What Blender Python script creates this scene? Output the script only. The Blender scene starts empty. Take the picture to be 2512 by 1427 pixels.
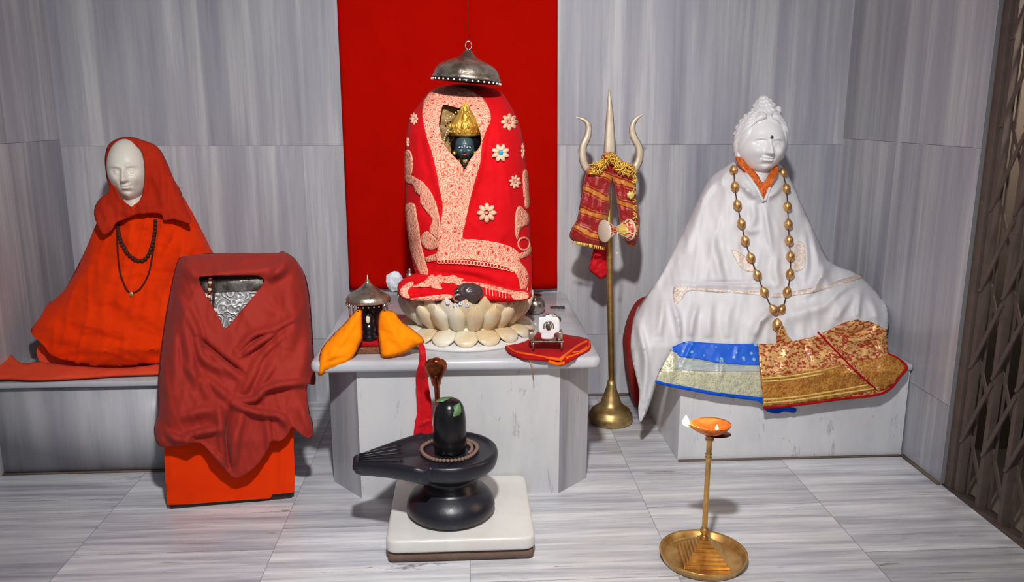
import bpy, bmesh, math, random
import numpy as np
from mathutils import Vector, Matrix, noise
from mathutils.geometry import delaunay_2d_cdt
random.seed(7)
scn = bpy.context.scene
col = scn.collection
PI = math.pi

# ---------------------------------------------------------------- camera, world, lights, exposure
F = 2000.0
TH = math.atan(443 / 2000.0)
YAW = math.atan(116 * math.cos(TH) / F)
CAMZ = 1.35
fw = Vector((math.sin(YAW) * math.cos(TH), math.cos(YAW) * math.cos(TH), -math.sin(TH)))
rt = Vector((math.cos(YAW), -math.sin(YAW), 0))
up = Vector((math.sin(YAW) * math.sin(TH), math.cos(YAW) * math.sin(TH), math.cos(TH)))
cd = bpy.data.cameras.new('camera')
cam = bpy.data.objects.new('camera', cd); col.objects.link(cam)
cam.matrix_world = Matrix(((rt.x, up.x, -fw.x, 0), (rt.y, up.y, -fw.y, 0), (rt.z, up.z, -fw.z, CAMZ), (0, 0, 0, 1)))
cd.sensor_width = 36.0; cd.lens = 36.0 * F / 2512.0; cd.clip_start = 0.05
scn.camera = cam

w = bpy.data.worlds.new('world'); scn.world = w; w.use_nodes = True
w.node_tree.nodes['Background'].inputs[0].default_value = (0.86, 0.92, 1.0, 1)
w.node_tree.nodes['Background'].inputs[1].default_value = 0.26

def area(name, loc, target, size, power, color=(1, 1, 1)):
    l = bpy.data.lights.new(name, 'AREA'); l.shape = 'DISK'; l.size = size; l.energy = power; l.color = color
    o = bpy.data.objects.new(name, l); col.objects.link(o); o.location = loc
    o.rotation_euler = (Vector(target) - Vector(loc)).to_track_quat('-Z', 'Y').to_euler()
    return o
sl_ = bpy.data.lights.new('ceiling_spotlight', 'SPOT'); sl_.energy = 520; sl_.color = (1.0, 0.985, 0.97); sl_.shadow_soft_size = 0.07
sl_.spot_size = math.radians(96); sl_.spot_blend = 1.0
so_ = bpy.data.objects.new('ceiling_spotlight', sl_); col.objects.link(so_); so_.location = (0.0, 0.62, 2.55)
so_.rotation_euler = (Vector((0.06, 3.2, 0.65)) - so_.location).to_track_quat('-Z', 'Y').to_euler()
area('rear_fill', (0.2, -0.6, 1.7), (0.1, 3.2, 0.6), 1.4, 9, (0.93, 0.96, 1.0))  # weak cool fill disc, unseen behind the camera
scn.view_settings.view_transform = 'Standard'
scn.view_settings.look = 'None'
scn.view_settings.gamma = 1.0
scn.view_settings.use_curve_mapping = False
scn.view_settings.exposure = -0.5

# ---------------------------------------------------------------- measured point -> world at a given depth
def Pn(px, py, Y):
    px = np.asarray(px, float); py = np.asarray(py, float)
    a = (px - 1256) / F; b = -(py - 713.5) / F
    rx = fw.x + a * rt.x + b * up.x; ry = fw.y + a * rt.y + b * up.y; rz = fw.z + b * up.z
    t = Y / ry
    return np.stack([rx * t, ry * t, CAMZ + rz * t], -1)
def P(px, py, Y): return Vector(Pn(px, py, Y).tolist())

# ---------------------------------------------------------------- material helpers
def srgb(r, g, b):
    f = lambda c: (c / 255 / 12.92) if c / 255 <= 0.04045 else ((c / 255 + 0.055) / 1.055) ** 2.4
    return (f(r), f(g), f(b), 1)
class NT:
    def __init__(s, name):
        s.m = bpy.data.materials.new(name); s.m.use_nodes = True; s.t = s.m.node_tree
        s.b = s.t.nodes['Principled BSDF']; s.x = 0
    def n(s, typ, **kw):
        nd = s.t.nodes.new(typ)
        for k, v in kw.items():
            if k.startswith('i_'):
                key = k[2:]; key = int(key) if key.isdigit() else key.replace('_', ' ')
                nd.inputs[key].default_value = v
            else: setattr(nd, k, v)
        return nd
    def l(s, a, b): s.t.links.new(a, b)
    def coord(s, scale=(1, 1, 1), kind='Object', rot=(0, 0, 0)):
        tc = s.n('ShaderNodeTexCoord'); mp = s.n('ShaderNodeMapping')
        mp.inputs['Scale'].default_value = scale; mp.inputs['Rotation'].default_value = rot
        s.l(tc.outputs[kind], mp.inputs[0]); return mp.outputs[0]
    def ramp(s, fac, stops, interp='LINEAR'):
        r = s.n('ShaderNodeValToRGB'); e = r.color_ramp; e.interpolation = interp
        while len(e.elements) < len(stops): e.elements.new(0.5)
        for el, (p, c) in zip(e.elements, stops): el.position = p; el.color = c if len(c) == 4 else (*c, 1)
        s.l(fac, r.inputs[0]); return r.outputs[0]
    def mix(s, fac, a, b, mode='MIX'):
        m = s.n('ShaderNodeMix', data_type='RGBA', blend_type=mode)
        for i, v in ((0, fac), (6, a), (7, b)):
            if isinstance(v, (int, float, tuple)): m.inputs[i].default_value = v
            else: s.l(v, m.inputs[i])
        return m.outputs[2]
    def math(s, op, a, b=0.0, c=0.0):
        m = s.n('ShaderNodeMath', operation=op)
        for i, v in ((0, a), (1, b), (2, c)):
            if isinstance(v, (int, float)): m.inputs[i].default_value = v
            else: s.l(v, m.inputs[i])
        return m.outputs[0]
    def noise(s, vec, scale=5, detail=4, rough=0.55, dist=0.0):
        nd = s.n('ShaderNodeTexNoise'); s.l(vec, nd.inputs['Vector'])
        nd.inputs['Scale'].default_value = scale; nd.inputs['Detail'].default_value = detail
        nd.inputs['Roughness'].default_value = rough; nd.inputs['Distortion'].default_value = dist
        return nd.outputs[0]
    def vor(s, vec, scale=5, feature='F1', out='Distance'):
        nd = s.n('ShaderNodeTexVoronoi', feature=feature); s.l(vec, nd.inputs['Vector'])
        nd.inputs['Scale'].default_value = scale; return nd.outputs[out]
    def bump(s, h, strength=0.3, dist=0.01):
        b = s.n('ShaderNodeBump'); b.inputs['Strength'].default_value = strength; b.inputs['Distance'].default_value = dist
        s.l(h, b.inputs['Height']); s.l(b.outputs[0], s.b.inputs['Normal'])
    def set(s, **kw):
        for k, v in kw.items():
            i = s.b.inputs[k.replace('_', ' ')]
            if isinstance(v, (int, float, tuple)): i.default_value = v
            else: s.l(v, i)
        return s

def marble(name, scale, stops, rough=0.28, vein=None, fine=1.0, tile=True, tilt=0.0, tvar=0.2):
    t = NT(name); v = t.coord((1, 1, 1), rot=(0, tilt, 0))
    if tile:
        at = t.n('ShaderNodeAttribute', attribute_name='tile')
        ad = t.n('ShaderNodeVectorMath', operation='ADD'); t.l(v, ad.inputs[0])
        sc = t.n('ShaderNodeVectorMath', operation='SCALE'); sc.inputs[0].default_value = (13.7, 9.1, 5.3)
        t.l(at.outputs['Fac'], sc.inputs['Scale']); t.l(sc.outputs[0], ad.inputs[1]); v = ad.outputs[0]
    mp = t.n('ShaderNodeMapping'); mp.inputs['Scale'].default_value = scale; t.l(v, mp.inputs[0])
    n1 = t.noise(mp.outputs[0], 1.0, 5, 0.6, 0.3)
    mp2 = t.n('ShaderNodeMapping'); mp2.inputs['Scale'].default_value = tuple(q * 3.3 for q in scale); t.l(v, mp2.inputs[0])
    n2 = t.noise(mp2.outputs[0], 1.0, 6, 0.7, 0.2)
    nb = t.noise(v, 1.3, 2)
    f = t.math('ADD', t.math('MULTIPLY', n1, 0.62), t.math('MULTIPLY', n2, 0.28 * fine))
    f = t.math('ADD', f, t.math('MULTIPLY', nb, 0.10))
    c = t.ramp(f, stops)
    if tile:
        sp = t.math('MULTIPLY_ADD', t.math('FRACT', t.math('MULTIPLY', at.outputs['Fac'], 7.31)), tvar, 1 - tvar * 0.55)
        cc = t.n('ShaderNodeCombineColor')
        for i in range(3): t.l(sp, cc.inputs[i])
        c = t.mix(1.0, c, cc.outputs[0], 'MULTIPLY')
    if vein:
        mv = t.n('ShaderNodeMapping'); mv.inputs['Scale'].default_value = vein[0]; t.l(v, mv.inputs[0])
        nv = t.noise(mv.outputs[0], 1.0, 8, 0.75, 1.2)
        k = t.ramp(nv, [(vein[2], (0, 0, 0)), (vein[2] + 0.03, (1, 1, 1)), (vein[2] + 0.07, (0, 0, 0))])
        c = t.mix(k, c, vein[1])
    t.set(Base_Color=c, Roughness=rough, Specular_IOR_Level=0.45)
    t.bump(n2, 0.03, 0.004)
    return t.m

def fabric(name, c1, c2=None, rough=0.8, weave=900, wr=0.25, sheen=0.25, wscale=9, spec=0.08):
    t = NT(name); v = t.coord()
    c2 = c2 or tuple(q * 0.78 for q in c1[:3]) + (1,)
    n = t.noise(v, 6, 4); c = t.mix(t.ramp(n, [(0.35, (0, 0, 0)), (0.65, (1, 1, 1))]), c2, c1)
    t.set(Base_Color=c, Roughness=rough, Sheen_Weight=sheen * 0.12, Specular_IOR_Level=spec)
    f = t.noise(v, weave, 2); wv = t.noise(v, wscale, 5, 0.5, 0.6)
    h = t.math('ADD', t.math('MULTIPLY', f, 0.06), wv)
    t.bump(h, wr, 0.007)
    return t.m

def metal(name, c, rough=0.3, c2=None, bscale=60, bstr=0.15, spots=0.5, metallic=1.0):
    t = NT(name); v = t.coord()
    n = t.noise(v, 18, 5, 0.65)
    cc = t.mix(t.ramp(n, [(spots - 0.12, (0, 0, 0)), (spots + 0.15, (1, 1, 1))]), c2 or tuple(q * 0.5 for q in c[:3]) + (1,), c)
    t.set(Base_Color=cc, Roughness=t.math('MULTIPLY_ADD', n, 0.25, rough - 0.1), Metallic=metallic)
    t.bump(t.noise(v, bscale, 3), bstr, 0.003)
    return t.m

def plain(name, c, rough=0.5, metallic=0.0, bscale=40, bstr=0.1, var=0.8, **kw):
    t = NT(name); v = t.coord(); n = t.noise(v, bscale * 0.5, 4)
    t.set(Base_Color=t.mix(n, tuple(q * var for q in c[:3]) + (1,), c), Roughness=rough, Metallic=metallic, **kw)
    t.bump(t.noise(v, bscale, 3), bstr, 0.004)
    return t.m

def g(v): return srgb(v, v, v + 3)
M = {}
M['wall'] = marble('wall_marble', (9, 9, 0.35), [(0.30, srgb(128, 128, 137)), (0.42, srgb(158, 158, 168)), (0.5, srgb(171, 171, 178)), (0.6, srgb(198, 198, 201)), (0.72, srgb(156, 156, 161))], 0.25)
M['floor'] = marble('floor_marble', (1.1, 22, 1), [(0.40, srgb(140, 141, 149)), (0.52, srgb(174, 175, 182)), (0.62, srgb(198, 199, 203)), (0.72, srgb(220, 220, 222)), (0.85, srgb(176, 174, 176))], 0.3, fine=1.6, tvar=0.3,
                     vein=((1.2, 22, 1), srgb(112, 104, 100), 0.62))
M['block'] = marble('block_marble', (7, 7, 0.5), [(0.3, srgb(128, 128, 136)), (0.45, srgb(166, 166, 173)), (0.6, srgb(196, 196, 200)), (0.75, srgb(158, 158, 164))], 0.3,
                     vein=((9, 9, 0.7), srgb(92, 90, 96), 0.66))
M['white_block'] = marble('white_block_marble', (5, 5, 1.2), [(0.3, srgb(186, 187, 192)), (0.5, srgb(206, 207, 210)), (0.75, srgb(216, 214, 214))], 0.35,
                     vein=((16, 16, 4), srgb(160, 158, 160), 0.60))
M['slab'] = marble('slab_marble', (1.6, 5, 3), [(0.3, srgb(150, 152, 160)), (0.5, srgb(184, 186, 192)), (0.75, srgb(205, 205, 208))], 0.16, tile=False)
M['plate'] = marble('plate_marble', (3, 3, 3), [(0.3, srgb(198, 194, 188)), (0.55, srgb(218, 216, 212)), (0.75, srgb(212, 202, 188))], 0.3, tile=False)
M['grout'] = plain('grout', srgb(128, 127, 130), 0.9)
M['dirt'] = plain('dirty_grout', srgb(120, 104, 92), 0.95, bscale=30, var=0.55)
M['tan'] = plain('tan_plaster', srgb(186, 168, 150), 0.95, bscale=6, bstr=0.3, var=0.7)
M['curtain'] = fabric('red_backdrop_fabric', srgb(176, 10, 2), srgb(170, 9, 2), 0.9, wr=0.04, wscale=3, sheen=0.0, spec=0.02)
M['statue'] = plain('polished_white_marble', srgb(226, 226, 228), 0.4, bscale=8, bstr=0.02, var=0.95)
M['statue_old'] = plain('cream_marble', srgb(226, 221, 208), 0.42, bscale=8, bstr=0.02, var=0.93)
M['orange'] = fabric('saffron_cotton', srgb(230, 56, 2), srgb(222, 50, 2), 0.85, wr=0.35, wscale=7)
M['hood'] = fabric('rust_cotton', srgb(186, 46, 22), srgb(172, 36, 14), 0.85, wr=0.3, wscale=10)
M['mat'] = fabric('coral_cotton', srgb(226, 78, 48), srgb(214, 66, 40), 0.85, wr=0.3)
M['maroon'] = fabric('maroon_cotton', srgb(158, 46, 36), srgb(152, 42, 34), 0.7, wr=0.05, wscale=20, sheen=0.3, spec=0.12)
M['shawl'] = fabric('bright_red_cotton', srgb(212, 16, 26), srgb(204, 13, 22), 0.8, wr=0.12, sheen=0.1)
M['yellow'] = fabric('marigold_cotton', srgb(250, 138, 6), srgb(252, 138, 4), 0.8, wr=0.25, wscale=25, sheen=0.15)
M['white_silk'] = fabric('white_silk', srgb(218, 217, 220), srgb(211, 210, 214), 0.5, wr=0.08, wscale=8, sheen=0.3, spec=0.25)
M['redcloth'] = fabric('dark_red_cloth', srgb(176, 14, 22), srgb(150, 10, 18), 0.7, wr=0.2)
M['ribbon'] = fabric('crimson_ribbon', srgb(206, 26, 38), srgb(178, 14, 26), 0.5, wr=0.4, wscale=30)
M['orange_trim'] = fabric('orange_trim', srgb(238, 110, 20), srgb(220, 70, 10), 0.6, wr=0.4, wscale=60)
M['bluecloth'] = fabric('royal_blue_silk', srgb(18, 92, 214), srgb(10, 70, 190), 0.45, wr=0.2, wscale=20)
M['silver'] = metal('aged_silver', srgb(206, 200, 192), 0.3, srgb(128, 116, 104), 70, 0.45)
M['dark_silver'] = metal('tarnished_silver', srgb(200, 188, 172), 0.32, srgb(128, 112, 100), 75, 0.5, metallic=0.85)
M['bright_silver'] = metal('bright_silver', srgb(250, 250, 252), 0.4, srgb(225, 225, 228), 40, 0.2, metallic=0.15)
M['brass'] = metal('brass', srgb(232, 190, 120), 0.36, srgb(190, 144, 78), 50, 0.06, metallic=0.85)
M['old_brass'] = metal('dull_brass', srgb(206, 176, 120), 0.4, srgb(160, 132, 82), 40, 0.06, metallic=0.85)
M['pale_metal'] = metal('pale_bronze', srgb(222, 208, 186), 0.42, srgb(206, 190, 166), 30, 0.04, metallic=0.35)
M['copper'] = metal('copper', srgb(190, 104, 62), 0.35, srgb(110, 52, 32), 60, 0.4)
M['gold'] = metal('gilded_metal', srgb(238, 198, 92), 0.36, srgb(190, 128, 36), 160, 0.8, metallic=0.55)
M['gold_bead'] = metal('bronze_gold', srgb(228, 180, 118), 0.34, srgb(188, 138, 82), 80, 0.1, metallic=0.8)
M['black_stone'] = plain('polished_black_stone', srgb(30, 31, 40), 0.36, bscale=45, bstr=0.2, var=0.6)
M['black'] = plain('black_stone', srgb(22, 22, 24), 0.22, var=0.7, bstr=0.02)
M['shaligram'] = plain('dark_river_stone', srgb(78, 60, 62), 0.3, bscale=25, bstr=0.3, var=0.6)
M['wood_bead'] = plain('rudraksha_seed', srgb(148, 116, 100), 0.7, bscale=300, bstr=0.8, var=0.5)
M['dark_bead'] = plain('dark_seed', srgb(70, 34, 18), 0.55, bscale=300, bstr=0.8, var=0.5)
M['red_bead'] = plain('red_bead', srgb(120, 24, 16), 0.35)
M['leaf'] = plain('bilva_leaf', srgb(92, 128, 78), 0.5, bscale=60, var=0.7)
M['darkwood'] = plain('dark_wood', srgb(52, 34, 26), 0.6, bscale=30, var=0.6)
M['carved'] = plain('carved_copper_wood', srgb(150, 92, 62), 0.45, 0.3, bscale=120, bstr=1.0, var=0.35)
M['iron'] = plain('rusty_brown_iron', srgb(104, 88, 80), 0.7, 0.0, bscale=40, bstr=0.4, var=0.45)
M['crystal'] = plain('white_crystal', srgb(220, 226, 238), 0.2, bscale=60, bstr=0.7, var=0.75)
M['white_pearl'] = plain('pearl', srgb(232, 214, 170), 0.25)
M['turq'] = plain('turquoise_thread', srgb(24, 160, 206), 0.4)
M['teal'] = plain('teal_black_skin', srgb(58, 84, 86), 0.35, bscale=30, bstr=0.05, var=0.8)
M['eye_white'] = plain('painted_eye_white', srgb(190, 200, 215), 0.4)
M['eye_blue'] = plain('painted_eye_blue', srgb(30, 50, 90), 0.4)
M['lip'] = plain('painted_lip', srgb(150, 40, 36), 0.4)
M['drumskin'] = plain('drum_skin', srgb(226, 212, 190), 0.7, var=0.93)
M['tassel'] = plain('gold_thread', srgb(190, 120, 40), 0.6)

def petal_marble():
    t = NT('stained_cream_marble'); v = t.coord()
    n = t.noise(v, 4.5, 5, 0.6, 0.4); n2 = t.noise(v, 14, 4)
    c = t.ramp(n, [(0.36, srgb(220, 214, 200)), (0.50, srgb(214, 202, 172)), (0.60, srgb(204, 170, 116)), (0.75, srgb(214, 192, 150))])
    c = t.mix(t.math('MULTIPLY', n2, 0.4), c, srgb(226, 222, 210))
    t.set(Base_Color=c, Roughness=0.3); t.bump(n2, 0.1, 0.004); return t.m
M['petal'] = petal_marble()

def embroidery():
    t = NT('paisley_embroidery'); v = t.coord((1, 1, 1), rot=(0, 0.5, 0))
    d = t.noise(v, 26, 2, 0.5); dv = t.n('ShaderNodeVectorMath', operation='SCALE'); t.l(v, dv.inputs[0]); dv.inputs['Scale'].default_value = 1
    nz = t.n('ShaderNodeTexNoise'); t.l(v, nz.inputs['Vector']); nz.inputs['Scale'].default_value = 22
    ad = t.n('ShaderNodeMix', data_type='VECTOR'); ad.inputs[0].default_value = 0.03; t.l(v, ad.inputs[4]); t.l(nz.outputs[1], ad.inputs[5])
    vv = ad.outputs[1]
    a = t.vor(vv, 42)
    rings = t.math('SINE', t.math('MULTIPLY', a, 26))
    r = t.ramp(rings, [(0.35, (0, 0, 0)), (0.75, (1, 1, 1))])
    cream = srgb(250, 186, 156); red = srgb(214, 44, 44)
    c = t.mix(r, cream, srgb(226, 100, 84))
    dot = t.vor(vv, 42); c = t.mix(t.ramp(dot, [(0.16, (1, 1, 1)), (0.22, (0, 0, 0))]), c, red)
    fine = t.vor(vv, 120); c = t.mix(t.ramp(fine, [(0.16, (0.8, 0.8, 0.8)), (0.34, (0, 0, 0))]), c, srgb(200, 60, 54))
    t.set(Base_Color=c, Roughness=0.75, Specular_IOR_Level=0.2)
    t.bump(rings, 0.15, 0.003); return t.m
M['embroidery'] = embroidery()
def thread_mat():
    t = NT('cream_thread'); v = t.coord((1, 1, 1))
    wv = t.n('ShaderNodeTexWave'); t.l(v, wv.inputs[0]); wv.inputs['Scale'].default_value = 95; wv.inputs['Distortion'].default_value = 9
    c = t.mix(t.ramp(wv.outputs[1], [(0.32, (0, 0, 0)), (0.5, (1, 1, 1))]), srgb(206, 34, 36), srgb(250, 204, 166))
    t.set(Base_Color=c, Roughness=0.75); t.bump(wv.outputs[1], 0.4, 0.004); return t.m
M['thread'] = thread_mat()
M['thread_plain'] = fabric('pale_thread', srgb(250, 206, 176), srgb(240, 176, 146), 0.75, wr=0.4, wscale=160)

def brocade(name, base, gold, scale, lo=0.42, hi=0.5, bands=None, rough=0.4, stretch=(1, 1, 1)):
    t = NT(name); v = t.coord(stretch)
    n = t.noise(v, scale, 3, 0.6, 1.5); a = t.vor(v, scale * 2.2)
    k = t.ramp(t.math('ADD', n, t.math('MULTIPLY', a, 0.25)), [(lo, (0, 0, 0)), (hi, (1, 1, 1))])
    c = t.mix(k, base, gold)
    mk = t.n('ShaderNodeSeparateColor'); t.l(k, mk.inputs[0])
    t.set(Base_Color=c, Roughness=rough, Metallic=t.math('MULTIPLY', mk.outputs[0], 0.25))
    t.bump(k, 0.3, 0.003); return t.m
M['brocade'] = brocade('red_gold_brocade', srgb(158, 50, 22), srgb(222, 176, 110), 36, 0.56, 0.66, stretch=(1, 1, 1.5))
M['brocade_border'] = brocade('gold_brocade_border', srgb(150, 84, 26), srgb(208, 150, 66), 70, 0.5, 0.75)
M['gold_line'] = brocade('gold_stripe', srgb(200, 150, 70), srgb(240, 206, 120), 80, 0.4, 0.6)
M['silver_brocade'] = brocade('silver_brocade', srgb(150, 160, 140), srgb(226, 222, 190), 90, 0.45, 0.7)
M['silver_sheen'] = brocade('silver_satin', srgb(140, 156, 166), srgb(190, 196, 186), 12, 0.4, 0.8, stretch=(1, 1, 9))
M['cream_silk'] = brocade('faded_gold_print', srgb(224, 222, 223), srgb(222, 200, 182), 60, 0.56, 0.85)
M['scarf'] = brocade('orange_print_silk', srgb(158, 36, 14), srgb(214, 104, 30), 60, 0.45, 0.6)
M['gold_scatter'] = brocade('gold_edge_print', srgb(224, 221, 222), srgb(226, 190, 158), 75, 0.52, 0.78)
def dotted(name, base, dot, scale, r0, r1):
    t = NT(name); v = t.coord(); a = t.vor(v, scale)
    k = t.ramp(a, [(r0, (1, 1, 1)), (r1, (0, 0, 0))])
    t.set(Base_Color=t.mix(k, base, dot), Roughness=0.45, Sheen_Weight=0.2); t.bump(t.noise(v, 18, 4), 0.2, 0.01); return t.m
M['blue_dots'] = dotted('blue_dotted_silk', srgb(14, 92, 210), srgb(130, 186, 200), 38, 0.22, 0.30)
def chunari():
    t = NT('red_gold_chunari'); v = t.coord(); sx = t.n('ShaderNodeSeparateXYZ'); t.l(v, sx.inputs[0])
    nz = t.noise(v, 9, 3); z = t.math('ADD', sx.outputs[2], t.math('MULTIPLY', nz, 0.05))
    z = t.math('ADD', z, t.math('MULTIPLY', sx.outputs[0], 0.35))
    s = t.math('SINE', t.math('MULTIPLY', z, 74))
    g2 = t.noise(v, 130, 3)
    k = t.ramp(t.math('ADD', s, t.math('MULTIPLY', g2, 0.35)), [(0.0, (0, 0, 0)), (0.965, (0, 0, 0)), (1.0, (0.6, 0.6, 0.6))])
    edge = t.ramp(t.math('ABSOLUTE', t.math('SUBTRACT', s, 0.35)), [(0.0, (0.9, 0.9, 0.9)), (0.10, (0, 0, 0))])
    k = t.mix(1.0, k, edge, 'LIGHTEN')
    c = t.mix(t.noise(v, 20, 4), srgb(134, 10, 14), srgb(176, 22, 22)); c = t.mix(k, c, srgb(228, 160, 40))
    t.set(Base_Color=c, Roughness=0.4, Sheen_Weight=0.2); t.bump(t.math('ADD', g2, t.noise(v, 30, 4)), 0.5, 0.006); return t.m
M['chunari'] = chunari()
M['gold_fringe'] = brocade('gold_tinsel', srgb(150, 80, 16), srgb(250, 210, 90), 120, 0.4, 0.55)
def engraved():
    t = NT('engraved_silver'); v = t.coord(); nz = t.n('ShaderNodeTexNoise'); t.l(v, nz.inputs['Vector']); nz.inputs['Scale'].default_value = 14
    ad = t.n('ShaderNodeMix', data_type='VECTOR'); ad.inputs[0].default_value = 0.08; t.l(v, ad.inputs[4]); t.l(nz.outputs[1], ad.inputs[5])
    a = t.vor(ad.outputs[1], 22); s = t.math('SINE', t.math('MULTIPLY', a, 24))
    k = t.ramp(s, [(0.2, (0, 0, 0)), (0.6, (1, 1, 1))])
    t.set(Base_Color=t.mix(k, srgb(166, 164, 164), srgb(226, 224, 226)), Roughness=0.4, Metallic=0.15); t.bump(s, 0.7, 0.004); return t.m
M['engraved'] = engraved()
def flame():
    t = NT('flame'); e = t.n('ShaderNodeEmission'); e.inputs[0].default_value = (1, 0.62, 0.3, 1); e.inputs[1].default_value = 22
    t.l(e.outputs[0], t.t.nodes['Material Output'].inputs[0]); return t.m
M['flame'] = flame()
def stripes_drum():
    t = NT('painted_drum'); v = t.coord(); n = t.noise(v, 70, 2)
    t.set(Base_Color=t.ramp(n, [(0.4, srgb(190, 40, 20)), (0.52, srgb(214, 60, 30)), (0.56, srgb(240, 220, 160))]), Roughness=0.4); return t.m
M['drum_red'] = stripes_drum()
M['drum_yellow'] = plain('drum_yellow', srgb(226, 186, 60), 0.4)

# ---------------------------------------------------------------- mesh helpers
BASE = {}
def origin(parent):
    return BASE.get(parent.name, Vector((0, 0, 0))) if parent else Vector((0, 0, 0))
def mk(name, verts, faces, mat, parent=None, smooth=True, base=None, mats=None, fmat=None, angle=None):
    b = Vector(base) if base is not None else origin(parent)
    me = bpy.data.meshes.new(name)
    me.from_pydata([tuple(Vector(v) - b) for v in verts], [], [tuple(f) for f in faces])
    for m_ in (mats or [mat]): me.materials.append(M[m_] if isinstance(m_, str) else m_)
    bm = bmesh.new(); bm.from_mesh(me); bmesh.ops.recalc_face_normals(bm, faces=bm.faces)
    if smooth:
        for f in bm.faces: f.smooth = True
        if angle:
            for e in bm.edges:
                if len(e.link_faces) == 2 and e.calc_face_angle(0) > math.radians(angle): e.smooth = False
    bm.to_mesh(me); bm.free()
    if fmat is not None:
        for p_, k in zip(me.polygons, fmat): p_.material_index = k
    o = bpy.data.objects.new(name, me); col.objects.link(o)
    if parent: o.parent = parent; BASE[o.name] = b
    else: o.location = b; BASE[o.name] = b
    return o
def tag(o, label=None, cat=None, group=None, kind=None):
    if label: o['label'] = label
    if cat: o['category'] = cat
    if group: o['group'] = group
    if kind: o['kind'] = kind
    return o
def thing(name, loc, label, cat, group=None):
    o = bpy.data.objects.new(name, None); col.objects.link(o); o.location = loc; o.empty_display_size = 0.05
    BASE[o.name] = Vector(loc); return tag(o, label, cat, group)
class MB:
    def __init__(s): s.v = []; s.f = []; s.m = []
    def add(s, vf, k=0):
        v, f = vf; n = len(s.v); s.v += [Vector(q) for q in v]; s.f += [tuple(i + n for i in q) for q in f]; s.m += [k] * len(f); return s
    def mk(s, name, mat, parent=None, **kw):
        return mk(name, s.v, s.f, mat, parent, fmat=s.m if max(s.m) > 0 else None, **kw)
def box(x0, x1, y0, y1, z0, z1):
    v = [(x, y, z) for z in (z0, z1) for y in (y0, y1) for x in (x0, x1)]
    return v, [(0, 2, 3, 1), (4, 5, 7, 6), (0, 1, 5, 4), (2, 6, 7, 3), (0, 4, 6, 2), (1, 3, 7, 5)]
def bevel(o, wd, seg=3):
    m = o.modifiers.new('bevel', 'BEVEL'); m.width = wd; m.segments = seg; m.limit_method = 'ANGLE'; m.angle_limit = math.radians(40); return o
def frame(axis):
    a = Vector(axis).normalized(); u = a.cross(Vector((0, 0, 1)))
    if u.length < 1e-4: u = Vector((1, 0, 0))
    u.normalize(); return a, u, a.cross(u)
def lathe(prof, c, n=40, axis=(0, 0, 1), wob=None):
    a, u, w_ = frame(axis); c = Vector(c); v = []; f = []
    if abs(a.z) > 0.999: u = Vector((1, 0, 0)); w_ = Vector((0, 1, 0))
    for i, (r, z) in enumerate(prof):
        for k in range(n):
            t = 2 * PI * k / n; rr = r + (wob(t, i) if wob else 0)
            v.append(c + a * z + u * (math.cos(t) * rr) + w_ * (math.sin(t) * rr))
    for i in range(len(prof) - 1):
        for k in range(n):
            k2 = (k + 1) % n; f.append((i * n + k, i * n + k2, (i + 1) * n + k2, (i + 1) * n + k))
    if prof[0][0] > 1e-5: f.append(tuple(range(n)))
    if prof[-1][0] > 1e-5: f.append(tuple((len(prof) - 1) * n + k for k in range(n)))
    return v, f
def crv(pts, n=8, closed=False):
    pts = [Vector(p) for p in pts]; out = []; N = len(pts)
    rng = N if closed else N - 1
    for i in range(rng):
        p0 = pts[(i - 1) % N] if closed or i > 0 else pts[0]; p1 = pts[i]; p2 = pts[(i + 1) % N]
        p3 = pts[(i + 2) % N] if closed or i + 2 < N else pts[-1]
        for k in range(n):
            t = k / n
            out.append(0.5 * ((2 * p1) + (p2 - p0) * t + (2 * p0 - 5 * p1 + 4 * p2 - p3) * t * t + (-p0 + 3 * p1 - 3 * p2 + p3) * t ** 3))
    if not closed: out.append(pts[-1])
    return out
def tube(pts, r, n=10, flat=1.0, closed=False):
    pts = [Vector(p) for p in pts]; N = len(pts); v = []; f = []
    rr = r if callable(r) else (lambda t: r)
    prev = None
    for i, p in enumerate(pts):
        if closed: d = (pts[(i + 1) % N] - pts[i - 1])
        else: d = (pts[min(i + 1, N - 1)] - pts[max(i - 1, 0)])
        d.normalize()
        u = Vector((0, 1, 0)) if prev is None else prev
        u = u - d * u.dot(d)
        if u.length < 1e-3: u = d.orthogonal()
        u.normalize(); prev = u; w_ = d.cross(u); q = rr(i / max(1, N - 1))
        for k in range(n):
            t = 2 * PI * k / n; v.append(p + u * (math.cos(t) * q * flat) + w_ * (math.sin(t) * q))
    for i in range(N if closed else N - 1):
        for k in range(n):
            k2 = (k + 1) % n; j = (i + 1) % N; f.append((i * n + k, i * n + k2, j * n + k2, j * n + k))
    if not closed: f.append(tuple(range(n))); f.append(tuple((N - 1) * n + k for k in range(n)))
    return v, f
def ball(c, r, n=14, m=9, wob=None):
    rx, ry, rz = (r, r, r) if isinstance(r, (int, float)) else r; c = Vector(c); v = []; f = []
    for i in range(m + 1):
        ph = PI * i / m
        for k in range(n):
            t = 2 * PI * k / n; d = Vector((math.sin(ph) * math.cos(t), math.sin(ph) * math.sin(t), math.cos(ph)))
            s = 1 + (wob(d) if wob else 0); v.append(c + Vector((d.x * rx * s, d.y * ry * s, d.z * rz * s)))
    for i in range(m):
        for k in range(n):
            k2 = (k + 1) % n; f.append((i * n + k, (i + 1) * n + k, (i + 1) * n + k2, i * n + k2))
    return v, f
def prism(poly, z0, z1):
    n = len(poly); v = [(x, y, z0) for x, y in poly] + [(x, y, z1) for x, y in poly]
    return v, [tuple(range(n))[::-1], tuple(range(n, 2 * n))] + [(i, (i + 1) % n, n + (i + 1) % n, n + i) for i in range(n)]

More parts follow.
